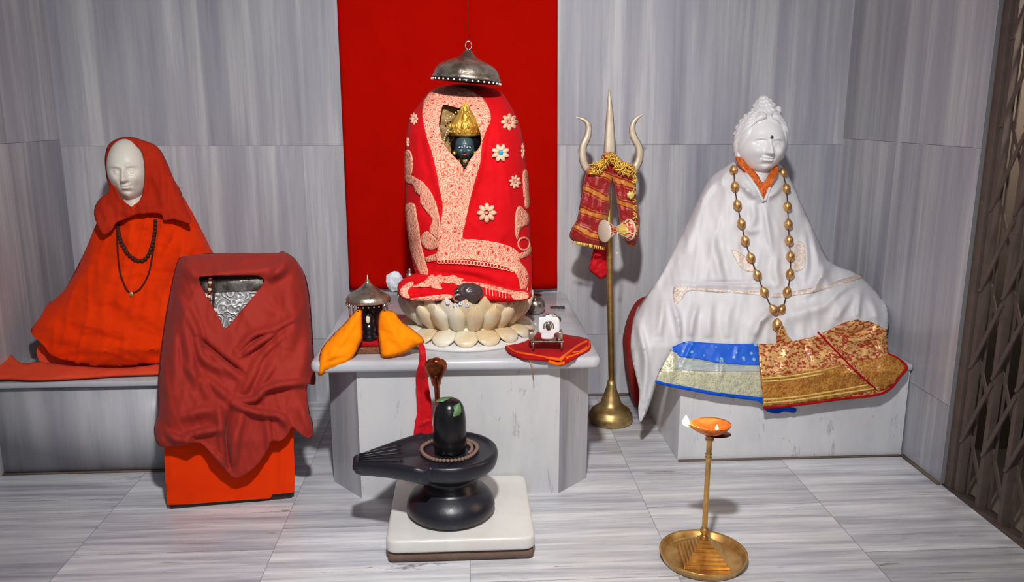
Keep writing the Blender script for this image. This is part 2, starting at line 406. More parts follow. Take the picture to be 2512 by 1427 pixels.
# ---- draped cloth and carved bodies: a traced outline turned into a folded surface with real depth
def rs(poly, step, closed=True, smooth=True):
    if smooth:
        pts = [Vector((p[0], p[1])) for p in poly]
        pts = crv([(p.x, p.y, 0) for p in pts], 10, closed); pts = [(p.x, p.y) for p in pts]
    else: pts = list(poly)
    if closed: pts = pts + [pts[0]]
    out = []; acc = 0.0; out.append(pts[0])
    for a, b in zip(pts[:-1], pts[1:]):
        L = math.hypot(b[0] - a[0], b[1] - a[1])
        if L < 1e-9: continue
        pos = 0.0
        while acc + (L - pos) >= step:
            pos += step - acc; acc = 0.0; out.append((a[0] + (b[0] - a[0]) * pos / L, a[1] + (b[1] - a[1]) * pos / L))
        acc += L - pos
    if closed:
        if math.hypot(out[-1][0] - out[0][0], out[-1][1] - out[0][1]) < step * 0.4: out.pop()
    else: out.append(pts[-1])
    return np.array(out)
def segd(Q, poly, closed=True):
    A = np.asarray(poly, float); B = np.roll(A, -1, 0)
    if not closed: A = A[:-1]; B = B[:-1]
    best = np.full(len(Q), 1e9); side = np.zeros(len(Q)); tt = np.zeros(len(Q))
    Ls = np.hypot(*(B - A).T); cum = np.concatenate([[0], np.cumsum(Ls)]); tot = cum[-1]
    for i in range(len(A)):
        d = B[i] - A[i]; L2 = d @ d + 1e-12; r = Q - A[i]; t = np.clip((r @ d) / L2, 0, 1)
        e = r - t[:, None] * d; q = np.hypot(e[:, 0], e[:, 1]); m = q < best
        best[m] = q[m]; side[m] = np.sign(d[0] * r[m, 1] - d[1] * r[m, 0]); tt[m] = (cum[i] + t[m] * Ls[i]) / tot
    return best, side, tt
def pip(Q, poly):
    A = np.asarray(poly, float); B = np.roll(A, -1, 0); ins = np.zeros(len(Q), bool)
    for a, b in zip(A, B):
        if a[1] == b[1]: continue
        c = (a[1] > Q[:, 1]) != (b[1] > Q[:, 1]); xi = (b[0] - a[0]) * (Q[:, 1] - a[1]) / (b[1] - a[1]) + a[0]
        ins ^= c & (Q[:, 0] < xi)
    return ins
def interp(pts):
    xs = [p[0] for p in pts]; ys = [p[1] for p in pts]
    return lambda q: np.interp(q, xs, ys)
def surface(front, B=0.0, R=60, bpoly=None, folds=(), wr=(0, 30, 30), tilt=None, rg=(), fs=1.0):
    """front: depth of the middle of the body against height; edges fall back by B over R"""
    fr = front if callable(front) else (lambda q: np.full(np.shape(q), float(front)))
    bp = rs(bpoly, 6) if bpoly is not None else None
    def s(px, py):
        px = np.atleast_1d(np.asarray(px, float)); py = np.atleast_1d(np.asarray(py, float)); Q = np.stack([px, py], -1)
        y = np.array(fr(py), float)
        if tilt is not None: y = y + tilt(px)
        if bp is not None and B:
            d, _, _ = segd(Q, bp); d = np.where(pip(Q, bp), d, 0.0); u = np.clip(d / R, 0, 1); y = y + B * (1 - np.sqrt(np.maximum(0, 1 - (1 - u) ** 2)))
        for fd in folds:
            pts, amp, wd = fd[:3]; steep = max(0.65, fd[3] if len(fd) > 3 else 0.65)
            pl = rs(pts, 6, False, len(pts) > 2); d, sd, t = segd(Q, pl, False)
            ww = np.where(sd > 0, wd, wd * steep); y = y - fs * amp * np.exp(-(d / ww) ** 2) * np.clip(np.sin(PI * np.clip(t, 0.02, 0.98)), 0, 1) ** 0.5
        if wr[0]:
            y = y + wr[0] * np.array([noise.fractal(Vector((a / wr[1], b / wr[2], 1.7)), 0.9, 2.0, 3) for a, b in Q])
        for amp, sx, sy, ang, seed in rg:      # crisp creases running along ang (radians from vertical)
            c_, s_ = math.cos(ang), math.sin(ang)
            y = y - amp * np.array([max(0.0, 1 - 2.6 * abs(noise.noise(Vector(((a * c_ + b * s_) / sx, (-a * s_ + b * c_) / sy, seed))))) ** 2 for a, b in Q])
        return y
    return s
def relief(name, outline, surf, mat, parent=None, holes=(), step=8, thick=0.004, back=None, smooth=True, base=None, mods=True, off=0.0, taper=0.86):
    loops = [rs(outline, step, True, smooth)] + [rs(h, step, True, smooth) for h in holes]
    B = np.concatenate(loops); edges = []; n = 0
    for L in loops:
        edges += [(n + i, n + (i + 1) % len(L)) for i in range(len(L))]; n += len(L)
    x0, y0 = loops[0].min(0); x1, y1 = loops[0].max(0)
    gx = np.arange(x0, x1, step); gy = np.arange(y0, y1, step * 0.87); G = []
    for j, yy in enumerate(gy): G += [(xx + (step / 2 if j % 2 else 0), yy) for xx in gx]
    G = np.array(G) if len(G) else np.zeros((0, 2)); ok = pip(G, loops[0])
    for h in loops[1:]: ok &= ~pip(G, h)
    for L in loops: ok &= segd(G, L)[0] > step * 0.45
    G = G[ok]; A = np.concatenate([B, G])
    r = delaunay_2d_cdt([Vector(a) for a in A.tolist()], edges, [], 0, 1e-5, True)
    V = np.array([(v.x, v.y) for v in r[0]]); T = [t for t in r[2]]
    C = np.array([V[list(t)].mean(0) for t in T]); ok = pip(C, loops[0])
    for h in loops[1:]: ok &= ~pip(C, h)
    T = [t for t, k in zip(T, ok) if k]
    Y = surf(V[:, 0], V[:, 1]) - off; W = Pn(V[:, 0], V[:, 1], Y)
    verts = [tuple(q) for q in W]; faces = [tuple(t) for t in T]
    if back is not None:
        n = len(verts)
        bk = back(V[:, 0], V[:, 1]) if callable(back) else np.full(n, float(back))
        bk = np.maximum(bk, W[:, 1] + 0.002)
        cnt = {}
        for t in faces:
            for a, b in zip(t, t[1:] + t[:1]): cnt[(a, b)] = 1
        side = [(a, b, b + n, a + n) for (a, b) in cnt if (b, a) not in cnt]
        cxm = 0.5 * (W[:, 0].min() + W[:, 0].max()); zb = W[:, 2].min()
        tpv = 1 - (1 - taper) * np.clip((bk - W[:, 1]) / 0.15, 0, 1)
        verts += [(cxm + (q[0] - cxm) * tp, k, zb + (q[2] - zb) * (0.5 + 0.5 * tp)) for q, k, tp in zip(W, bk, tpv)]; faces = faces + [tuple(i + n for i in t[::-1]) for t in T] + side
    # drop unused vertices
    used = sorted({i for t in faces for i in t}); mp = {a: b for b, a in enumerate(used)}
    o = mk(name, [verts[i] for i in used], [tuple(mp[i] for i in t) for t in faces], mat, parent, base=base, angle=75 if back is not None else None)
    if back is None and thick:
        m = o.modifiers.new('solid', 'SOLIDIFY'); m.thickness = thick; m.offset = 0.0
    return o
def bead_row(pts, proto_fn, parent, mat, name='bead'):
    """copies one bead along points (world)"""
    b = origin(parent); v, f = proto_fn(); first = mk(name, v, f, mat, parent, base=(0, 0, 0)); BASE[first.name] = Vector(pts[0])
    first.location = Vector(pts[0]) - b
    for q in pts[1:]:
        c = first.copy(); col.objects.link(c); c.parent = parent; c.location = Vector(q) - b
    return first
def along(path, gap):
    path = [Vector(p) for p in path]; out = [path[0]]; acc = 0
    for a, b in zip(path[:-1], path[1:]):
        L = (b - a).length; pos = 0
        if L < 1e-9: continue
        while acc + L - pos >= gap: pos += gap - acc; acc = 0; out.append(a.lerp(b, pos / L))
        acc += L - pos
    return out
def on(surf, pts, off, n=8, closed=False):
    c = crv([(p[0], p[1], 0) for p in pts], n, closed); px = np.array([q.x for q in c]); py = np.array([q.y for q in c])
    Y = surf(px, py) - off; return [Vector(q) for q in Pn(px, py, Y).tolist()]

# ---------------------------------------------------------------- room shell
XL, XR, YB, ZC = -1.765, 1.735, 3.72, 2.75
def tiled(name, origin_, U, Vv, us, vs_of, mat, seedk, flip=False):
    """panel of tiles; us = list of joints along U, vs_of(i) joints along V"""
    o_ = Vector(origin_); U = Vector(U); Vv = Vector(Vv); N = U.cross(Vv) * (-1 if flip else 1); v = []; f = []; mi = []; tl = []; gp = 0.0007
    rnd = random.Random(seedk)
    for i in range(len(us) - 1):
        vs = vs_of(i)
        for j in range(len(vs) - 1):
            k = len(v); gu = gp if mat == 'floor' else 0.00005; a, b, c, d = us[i] + gu, us[i + 1] - gu, vs[j] + gp, vs[j + 1] - gp
            v += [o_ + U * a + Vv * c, o_ + U * b + Vv * c, o_ + U * b + Vv * d, o_ + U * a + Vv * d]; f.append((k, k + 1, k + 2, k + 3)); mi.append(0); tl.append(rnd.random())
    k = len(v); vs = vs_of(0); q = o_ - N * 0.0012; ex = 0.06
    v += [q + U * us[0] + Vv * vs[0], q + U * us[-1] + Vv * vs[0], q + U * us[-1] + Vv * vs[-1], q + U * us[0] + Vv * vs[-1]]; f.append((k, k + 1, k + 2, k + 3)); mi.append(1); tl.append(0)
    # backing thickness
    r = q - N * ex; v += [r + U * us[0] + Vv * vs[0], r + U * us[-1] + Vv * vs[0], r + U * us[-1] + Vv * vs[-1], r + U * us[0] + Vv * vs[-1]]
    f += [(k + 4, k + 5, k + 6, k + 7), (k, k + 1, k + 5, k + 4), (k + 1, k + 2, k + 6, k + 5), (k + 2, k + 3, k + 7, k + 6), (k + 3, k, k + 4, k + 7)]; mi += [1] * 5; tl += [0] * 5
    me = bpy.data.meshes.new(name); me.from_pydata([tuple(p) for p in v], [], f); me.materials.append(M[mat]); me.materials.append(M['grout'])
    for p_, m_ in zip(me.polygons, mi): p_.material_index = m_
    at = me.attributes.new('tile', 'FLOAT', 'FACE')
    for a, t in zip(at.data, tl): a.value = t
    o = bpy.data.objects.new(name, me); col.objects.link(o); o['kind'] = 'structure'; return o
ROWS = [0, 0.307, 1.197, 2.087, ZC]
W6 = 0.617
tiled('wall_back', (0, YB, 0), (1, 0, 0), (0, 0, 1), [XL, -1.19, -0.72, -0.10, 0.51, 1.12, XR], lambda i: ROWS, 'wall', 3)
tiled('wall_left', (XL, 0, 0), (0, 1, 0), (0, 0, 1), [-0.6, 0.3, 1.2, 2.06, 2.68, 3.3, YB], lambda i: [0, 0.307, 1.225, 2.1, ZC], 'wall', 5)
tiled('wall_right', (XR, 0, 0), (0, -1, 0), (0, 0, 1), [-YB, -3.24, -2.69], lambda i: [0, 0.307, 1.225, 2.1, ZC], 'wall', 9)
def floor_rows(i):
    st = {0: 0.10, 1: 0.10, 2: 0.62, 3: 0.75, 4: 0.40, 5: 0.83, 6: 0.50, 7: 0.2, 8: 0.7}.get(i, 0.3)
    r = [-0.6] + [st + 0.9 * k - 0.05 for k in range(0, 5)]
    return [q for q in r if q < YB - 0.06] + [YB + 0.01]
tiled('floor', (0, 0, 0), (1, 0, 0), (0, 1, 0), [XL - 0.01, -2 * W6, -W6, 0, W6, 2 * W6, XR + 0.03], lambda i: floor_rows(i + 1), 'floor', 26)
ce = MB().add(box(XL - 0.06, 3.0, -0.6, YB + 0.06, ZC, ZC + 0.08)).mk('ceiling', plain('white_paint', srgb(200, 200, 200), 0.9)); ce['kind'] = 'structure'
# space beyond the gate
wo = MB().add(box(2.30, 2.40, -0.6, YB, -0.06, ZC)).mk('wall_outside', 'tan'); wo['kind'] = 'structure'
we = MB().add(box(XR + 0.065, 2.30, 3.0, 3.1, -0.06, ZC)).mk('wall_passage', 'tan'); we['kind'] = 'structure'
fo = MB().add(box(XR + 0.03, 2.30, -0.6, 3.0, -0.06, -0.004)).mk('floor_outside', plain('worn_stone', srgb(150, 136, 122), 0.9, bscale=5, var=0.5)); fo['kind'] = 'structure'
# dirty joint strips along the floor
tr = MB().add(box(XL, -0.87, 2.968, 2.979, 0, 0.006)).mk('trim_1', 'dirt'); tr['kind'] = 'structure'
tr = MB().add(box(XR - 0.012, XR, 2.69, 2.95, 0, 0.008)).mk('trim_2', 'dirt'); tr['kind'] = 'structure'

tr = MB().add(box(0.824, XR - 0.014, 2.944, 2.954, 0, 0.006)).mk('trim_3', 'dirt'); tr['kind'] = 'structure'
tr = MB().add(box(0.45, 0.80, YB - 0.008, YB - 0.0005, 0, 0.01)).mk('trim_4', 'dirt'); tr['kind'] = 'structure'
# ---------------------------------------------------------------- marble benches and plinth
def tile_attr(o, val):
    at = o.data.attributes.new('tile', 'FLOAT', 'FACE')
    for a in at.data: a.value = val
b = thing('marble_bench', (-1.32, 3.35, 0), 'low grey marble bench along the left wall under the orange-robed statue', 'bench')
o = mk('bench_block', *box(XL + 0.001, -0.87, 2.98, YB - 0.004, 0, 0.338), 'block', b); tile_attr(o, 0.37)
bevel(mk('bench_top', *box(XL + 0.001, -0.85, 2.955, YB - 0.004, 0.348, 0.37), 'slab', b), 0.006)
mk('shadow_joint', *box(XL + 0.002, -0.875, 2.99, YB - 0.006, 0.336, 0.35), 'grout', b)
b = thing('marble_bench', (1.27, 3.33, 0), 'low white marble bench at the right under the white statue', 'bench')
o = mk('bench_block', *box(0.822, XR - 0.005, 2.955, YB - 0.004, 0, 0.36), 'white_block', b); tile_attr(o, 0.81); bevel(o, 0.004)
bevel(mk('bench_top', *box(0.80, XR - 0.004, 2.935, YB - 0.004, 0.36, 0.387), 'slab', b), 0.011, 4)
b = thing('marble_plinth', (-0.03, 3.2, 0), 'tall pale marble altar plinth with cut corners against the red backdrop', 'plinth')
fp = [(-0.383, 2.704), (0.321, 2.704), (0.44, 2.823), (0.44, YB - 0.004), (-0.503, YB - 0.004), (-0.503, 2.848)]
v, f = prism(fp, 0, 0.478)
o = mk('plinth_block', v, f, 'white_block', b, mats=['white_block', 'block'], fmat=[1, 1, 0, 1, 1, 1, 1, 1], smooth=False); tile_attr(o, 0.55)
rc = []
for cx, cy, a0 in ((-0.50, 2.70, PI), (0.425, 2.70, 1.5 * PI), (0.425, YB - 0.04, 0), (-0.50, YB - 0.04, 0.5 * PI)):
    for k in range(6): a = a0 + k / 5 * PI / 2; rc.append((cx + 0.035 * math.cos(a), cy + 0.035 * math.sin(a)))
bevel(mk('plinth_top', *prism(rc, 0.478, 0.52), 'slab', b), 0.017, 5)

# ---------------------------------------------------------------- red backdrop
nx, nz_ = 60, 60; v = []; f = []
for j in range(nz_ + 1):
    for i in range(nx + 1):
        s = i / nx; t = j / nz_; z = 0.545 + t * 1.9; x = -0.537 + s * (0.957) - (1 - s) * 0.0 - 0.02 * t * s
        y = 3.70 - 0.012 * math.sin(s * 9 + 0.6 * t) * (0.4 + 0.6 * (1 - t)) - 0.006 * math.sin(s * 31 + t * 2) * (1 - t) - (0.006 if 0.01 < t < 0.035 else 0)
        z += 0.006 * math.sin(s * 5) if j == 0 else 0; v.append((x, y, z))
for j in range(nz_):
    for i in range(nx): a = j * (nx + 1) + i; f.append((a, a + 1, a + nx + 2, a + nx + 1))
o = mk('backdrop_cloth', v, f, 'curtain'); m = o.modifiers.new('s', 'SOLIDIFY'); m.thickness = 0.003
tag(o, 'plain deep red cloth hung flat on the marble wall behind the altar', 'backdrop')

# ---------------------------------------------------------------- head sculptor
def head(a=0.078, b=0.098, c=0.122, kind='old', n=120, m=90):
    """face looks to -Y; origin at the middle of the head"""
    def G(x, z, x0, z0, sx, sz): return math.exp(-((x - x0) / sx) ** 2 - ((z - z0) / sz) ** 2)
    v = []; f = []
    for i in range(m + 1):
        ph = PI * i / m
        for k in range(n):
            t = 2 * PI * k / n; d = Vector((math.sin(ph) * math.cos(t), math.sin(ph) * math.sin(t), math.cos(ph)))
            x = d.x; y = d.y; z = d.z
            # skull: jaw narrows below the cheeks
            jw = 1 - 0.19 * max(0, min(1, (-z - 0.15) / 0.85)) ** 1.3 if kind != 'round' else 1 - 0.17 * max(0, min(1, (-z - 0.3) / 0.7)) ** 1.5
            px = a * x * jw * (1.0 + (0.05 if kind == 'round' else 0) * G(0, z, 0, -0.35, 1, 0.35)); pz = c * z
            sq = 1.0 if y > 0 else 1 - 0.04 * (1 - abs(x))
            py = b * y * sq * (1 - 0.15 * max(0, -z) if y > 0 else 1)
            fx = x; fr = max(0.0, -y) ** 0.6; dd = 0
            if y < 0:
                ez = -0.02
                dd += 0.007 * (G(fx, z, 0.36, ez + 0.17, 0.26, 0.07) + G(fx, z, -0.36, ez + 0.17, 0.26, 0.07))      # brow
                dd -= 0.0165 * (G(fx, z, 0.36, ez + 0.01, 0.20, 0.105) + G(fx, z, -0.36, ez + 0.01, 0.20, 0.105))    # socket
                dd += 0.0125 * (G(fx, z, 0.37, ez, 0.125, 0.065) + G(fx, z, -0.37, ez, 0.125, 0.065))               # eyeball
                for s in (-1, 1):                                                                                 # lids
                    cu = ez + 0.055 - 0.5 * (fx - s * 0.37) ** 2; dd += 0.0045 * math.exp(-((z - cu) / 0.016) ** 2) * math.exp(-((fx - s * 0.37) / 0.15) ** 4)
                    cl = ez - 0.045 + 0.5 * (fx - s * 0.37) ** 2; dd += 0.0022 * math.exp(-((z - cl) / 0.014) ** 2) * math.exp(-((fx - s * 0.37) / 0.14) ** 4)
                    dd -= 0.003 * math.exp(-((z - (cu + 0.04)) / 0.014) ** 2) * math.exp(-((fx - s * 0.37) / 0.15) ** 4)
                # nose
                if z < ez + 0.16 and z > -0.42:
                    q = (ez + 0.12 - z) / 0.40; q = max(0, min(1, q)); hgt = 0.006 + 0.020 * q ** 1.2; wd = 0.075 + 0.055 * q
                    dd += hgt * math.exp(-(fx / wd) ** 2) * (1 if z > -0.31 else math.exp(-((z + 0.31) / 0.035) ** 2)) * (min(1, (ez + 0.16 - z) / 0.1))
                dd += 0.011 * (G(fx, z, 0.135, -0.29, 0.06, 0.05) + G(fx, z, -0.135, -0.29, 0.06, 0.05))            # wings
                dd -= 0.005 * (G(fx, z, 0.07, -0.345, 0.035, 0.02) + G(fx, z, -0.07, -0.345, 0.035, 0.02))          # nostrils
                mz = -0.50 + 0.22 * fx * fx * (1.6 if kind == 'round' else 0.9)
                dd += 0.006 * G(fx, z, 0, -0.50, 0.30, 0.14)                                                       # muzzle
                lw = math.exp(-(fx / 0.24) ** 4)
                dd += 0.0050 * math.exp(-((z - mz - 0.040) / 0.026) ** 2) * lw
                dd += 0.0060 * math.exp(-((z - mz + 0.048) / 0.032) ** 2) * lw
                dd -= 0.0058 * math.exp(-((z - mz) / 0.015) ** 2) * math.exp(-(fx / 0.29) ** 4)
                dd -= 0.004 * (G(fx, z, 0.29, mz + 0.01, 0.035, 0.04) + G(fx, z, -0.29, mz + 0.01, 0.035, 0.04))
                dd -= 0.006 * G(fx, z, 0, -0.66, 0.26, 0.04)
                dd += 0.011 * G(fx, z, 0, -0.82, 0.22, 0.12)                                                       # chin
                ck = 0.010 if kind == 'round' else 0.006
                dd += ck * (G(fx, z, 0.50, -0.27, 0.22, 0.17) + G(fx, z, -0.50, -0.27, 0.22, 0.17))
                for s in (-1, 1):                                                                                 # smile lines
                    cx = s * (0.20 + 0.35 * max(0, (-0.26 - z)))
                    if -0.60 < z < -0.26: dd -= 0.0035 * math.exp(-((fx - cx) / 0.03) ** 2) * min(1, (z + 0.60) / 0.06)
                if kind == 'old':
                    for s in (-1, 1):
                        dd -= 0.0022 * G(fx, z, s * 0.36, ez - 0.13, 0.16, 0.025)
                    dd -= 0.005 * (G(fx, z, 0.55, -0.5, 0.14, 0.16) + G(fx, z, -0.55, -0.5, 0.14, 0.16))
                dd *= fr
            v.append(Vector((px, py - dd * 1.25 * (b / 0.098), pz)))
    for i in range(m):
        for k in range(n):
            k2 = (k + 1) % n; f.append((i * n + k, (i + 1) * n + k, (i + 1) * n + k2, i * n + k2))
    mb = MB().add((v, f))
    for s in ((-1, 1) if kind != 'old' else ()):                                                               # ears
        mb.add(ball((s * a * 1.0, b * 0.05, -c * 0.10), (a * 0.13, b * 0.24, c * 0.29), 12, 10, lambda d: -0.25 * math.exp(-((d.y) / 0.5) ** 2 - ((d.z - 0.1) / 0.5) ** 2)))
        mb.add(ball((s * a * 0.97, 0, -c * 0.38), (a * 0.09, b * 0.12, c * 0.14), 10, 8))
    # neck
    mb.add(lathe([(a * 0.60, -c * 0.55), (a * 0.56, -c * 0.9), (a * 0.60, -c * 1.2), (a * 0.8, -c * 1.5)], (0, b * 0.12, 0), 28))
    return mb
def place(mb, loc, yaw, pitch=0, roll=0):
    R = Matrix.Rotation(yaw, 3, 'Z') @ Matrix.Rotation(pitch, 3, 'X') @ Matrix.Rotation(roll, 3, 'Y'); L = Vector(loc)
    mb.v = [R @ p + L for p in mb.v]; return R

# ---------------------------------------------------------------- left statue, orange robe
st = thing('seated_statue', (-1.45, 3.35, 0.37), 'cream marble statue of an elderly bald person seated in a saffron robe and rust hood', 'statue')
robe_out = [(300, 500), (262, 515), (238, 545), (215, 600), (196, 640), (165, 700), (140, 728), (115, 748), (100, 775), (75, 812), (96, 836), (110, 850), (130, 872), (200, 893), (290, 898), (400, 890), (520, 880), (620, 870), (640, 820), (610, 740), (560, 690), (522, 625), (490, 560), (465, 510), (445, 480), (400, 470), (350, 490)]
bp = [(300, 480), (225, 545), (196, 640), (140, 728), (70, 790), (60, 960), (700, 960), (660, 820), (560, 690), (522, 625), (460, 500), (400, 440)]
robe_s = surface(interp([(480, 3.27), (560, 3.24), (700, 3.16), (800, 3.08), (860, 3.05), (900, 3.06)]), 0.16, 110, bp, folds=[
    ([(120, 800), (190, 836), (330, 856), (460, 840)], 0.012, 18), ([(140, 760), (240, 800), (340, 830)], 0.010, 16), ([(250, 720), (330, 760), (420, 790)], 0.008, 20),
    ([(240, 560), (220, 640), (170, 730)], 0.014, 22), ([(470, 560), (440, 680), (410, 790)], 0.012, 24),
    ([(420, 520), (440, 600), (430, 700)], 0.010, 26)], wr=(0.012, 70, 55), fs=1.5, rg=((0.012, 40, 150, 0.25, 3.1), (0.006, 90, 22, 0.1, 8.2)))
relief('robe', robe_out, robe_s, 'orange', st, step=6, back=3.40)
under = [(98, 845), (102, 890), (180, 912), (300, 905), (400, 898), (440, 890), (430, 850), (300, 870), (180, 868)]
relief('underskirt', under, surface(interp([(840, 3.16), (890, 3.11), (915, 3.05)]), folds=[([(110, 880), (250, 895), (400, 885)], 0.008, 6)], wr=(0.004, 30, 14)), 'mat', st, step=7, back=3.3)
hd = head(0.077, 0.098, 0.121, 'old'); hc = P(316, 417, 3.33)
place(hd, hc, math.radians(9), math.radians(-2), math.radians(-2))
hd.mk('head', 'statue_old', st)
# hood
hood_out = [(290, 341), (268, 356), (259, 385), (262, 430), (268, 468), (244, 490), (232, 520), (242, 556), (255, 575), (272, 566), (286, 545), (305, 538), (330, 527), (352, 524), (376, 522), (398, 527), (402, 540), (430, 538), (468, 546), (452, 500), (440, 465), (425, 440), (405, 392), (384, 360), (350, 345), (318, 337)]
hood_hole = [(293, 350), (277, 362), (267, 390), (272, 425), (279, 452), (296, 484), (318, 506), (328, 516), (338, 500), (347, 484), (352, 465), (355, 430), (354, 395), (346, 368), (328, 352), (308, 347)]
hood_s = surface(interp([(335, 3.30), (400, 3.29), (480, 3.26), (520, 3.225), (575, 3.20)]), 0.075, 50, [(290, 338), (259, 365), (257, 430), (225, 500), (215, 600), (500, 600), (440, 465), (405, 385), (370, 348), (318, 334)], folds=[
    ([(275, 440), (300, 490), (326, 522)], 0.016, 9), ([(262, 450), (290, 505), (325, 530)], 0.010, 8), ([(356, 380), (358, 440), (348, 500)], 0.014, 12), ([(385, 380), (402, 450), (398, 520)], 0.012, 14),
    ([(405, 400), (428, 470), (440, 530)], 0.010, 12), ([(250, 500), (262, 540), (250, 570)], 0.012, 8), ([(330, 520), (380, 515), (400, 525)], 0.012, 7)], wr=(0.004, 22, 40), rg=((0.007, 16, 70, -0.2, 2.2),))
relief('hood', hood_out, hood_s, 'hood', st, holes=[hood_hole], step=5, thick=0.006)
# back of the hood closing behind the head
bk = ball(hc + Vector((0.020, 0.060, -0.004)), (0.090, 0.08, 0.122), 30, 20); mk('hood_back', [p for p in bk[0]], bk[1], 'hood', st)
def bead_s(r, n=10, m=7, k=1.0): return lambda: ball((0, 0, 0), (r, r, r * k), n, m)
def mala(name, base_, label, path, r, gap, mat, cat='necklace', cord=0.0012, cordmat='dark_bead'):
    t = thing(name, base_, label, cat); MB().add(tube(path, cord, 6)).mk('cord', cordmat, t); bead_row(along(path, gap), bead_s(r), t, mat); return t
def over(px, py): return np.minimum(robe_s(px, py), np.where(np.asarray(py) < 540, hood_s(px, py), 9))
p1 = on(robe_s, [(287, 540), (292, 575), (303, 605), (320, 628), (343, 640), (362, 628), (374, 598), (380, 565), (382, 538)], 0.010)
mala('bead_necklace', P(340, 640, 3.2), 'short dark seed bead necklace on the seated statue in the saffron robe', p1, 0.0078, 0.0150, 'dark_bead')
p2 = on(robe_s, [(286, 542), (288, 600), (293, 660), (308, 705), (324, 718), (345, 706), (364, 672), (374, 625), (381, 575), (384, 540)], 0.007)
t = mala('bead_necklace', P(322, 720, 3.17), 'long thin bead necklace with a gold pendant hanging on the saffron robe', p2, 0.0036, 0.0072, 'dark_bead')
pc = on(robe_s, [(322, 722), (322, 730)], 0.008)[0]
mk('pendant', *ball(pc, (0.009, 0.004, 0.011), 12, 8), 'brass', t)
# seat cloth on the bench
sc = [(-60, 868), (0, 866), (22, 868), (40, 885), (62, 893), (98, 890), (180, 900), (300, 905), (420, 893), (440, 905), (400, 916), (300, 920), (200, 926), (100, 930), (30, 928), (-60, 922)]
o = relief('seat_cloth', sc, surface(interp([(860, 3.17), (880, 3.12), (905, 3.03), (925, 2.975), (932, 2.94)]), folds=[([(20, 870), (35, 885), (60, 893)], 0.012, 5), ([(0, 916), (200, 914), (400, 906)], 0.004, 4)], wr=(0.003, 50, 20)), 'mat', None, step=6, thick=0.010, base=P(200, 910, 3.02))
tag(o, 'coral orange cloth spread over the top of the left marble bench', 'cloth')

# ---------------------------------------------------------------- draped throne
thr = thing('throne', (-0.84, 2.82, 0), 'low wooden throne hidden under orange and maroon cloths, silver panel showing', 'throne')
ang = math.atan2(0.061, 0.423); R = Matrix.Rotation(ang, 3, 'Z')
def rbox(x0, x1, y0, y1, z0, z1):
    v, f = box(x0, x1, y0, y1, z0, z1); o_ = Vector((-0.835, 2.69, 0)); return [R @ Vector(p) + o_ for p in v], f
bevel(mk('base', *rbox(-0.205, 0.205, -0.002, 0.235, 0.0, 0.045), 'darkwood', thr), 0.004)
bevel(mk('seat', *rbox(-0.20, 0.20, 0.01, 0.235, 0.045, 0.33), 'darkwood', thr), 0.004)
bevel(mk('backrest', *rbox(-0.10, 0.15, 0.202, 0.235, 0.33, 0.79), 'darkwood', thr), 0.004)
v, f = rbox(-0.100, 0.140, 0.178, 0.198, 0.46, 0.765); o = bevel(mk('engraved_panel', v, f, 'engraved', thr), 0.004); o['label'] = 'silver panel engraved with curling patterns'
v, f = rbox(-0.100, 0.140, 0.172, 0.176, 0.725, 0.765); bevel(mk('panel_rail', v, f, 'silver', thr), 0.002)
ocl = [(428, 1010), (412, 1080), (403, 1098), (406, 1180), (411, 1238), (470, 1236), (540, 1230), (600, 1226), (664, 1222), (668, 1212), (722, 1208), (724, 1150), (720, 1100), (722, 1046), (700, 1000), (560, 990)]
tlt = lambda px: (px - 410) / 312 * 0.058
ocs = surface(interp([(980, 2.67), (1100, 2.652), (1260, 2.645)]), folds=[([(690, 1050), (693, 1120), (690, 1215)], 0.010, 8), ([(420, 1100), (424, 1170), (420, 1240)], 0.005, 12)], wr=(0.003, 60, 90), tilt=tlt)
o = relief('orange_cloth', ocl, ocs, 'orange', None, step=7, smooth=False, base=(-0.84, 2.68, 0.04), back=lambda x, y: np.full(len(x), 2.675) + tlt(x) + 0.01)
tag(o, 'bright orange cloth hanging down the front of the throne under the maroon shawl', 'cloth')
sh = [(441, 634), (462, 629), (520, 623), (610, 622), (680, 622), (692, 617), (722, 636), (745, 672), (757, 722), (764, 800), (768, 870), (772, 940), (752, 944), (756, 1005), (766, 1040), (765, 1070), (752, 1073), (735, 1062), (716, 1046), (708, 1062), (690, 1080), (664, 1082), (657, 1102), (625, 1145), (585, 1171), (565, 1165), (540, 1138), (500, 1092), (480, 1086), (440, 1092), (405, 1096), (386, 1085), (380, 1050), (390, 1010), (389, 960), (392, 900), (404, 800), (418, 720), (430, 665)]
shh = [(487, 683), (511, 676), (560, 675), (617, 674), (636, 677), (649, 687), (643, 700), (632, 714), (594, 760), (554, 804), (540, 784), (521, 751), (501, 716)]
def pz(q): return (q[0] / 1.983 + 350, q[1] / 1.983 + 580)
fl = lambda pts, a, wd, s=0.35: ([pz(q) for q in pts], a, wd, s)
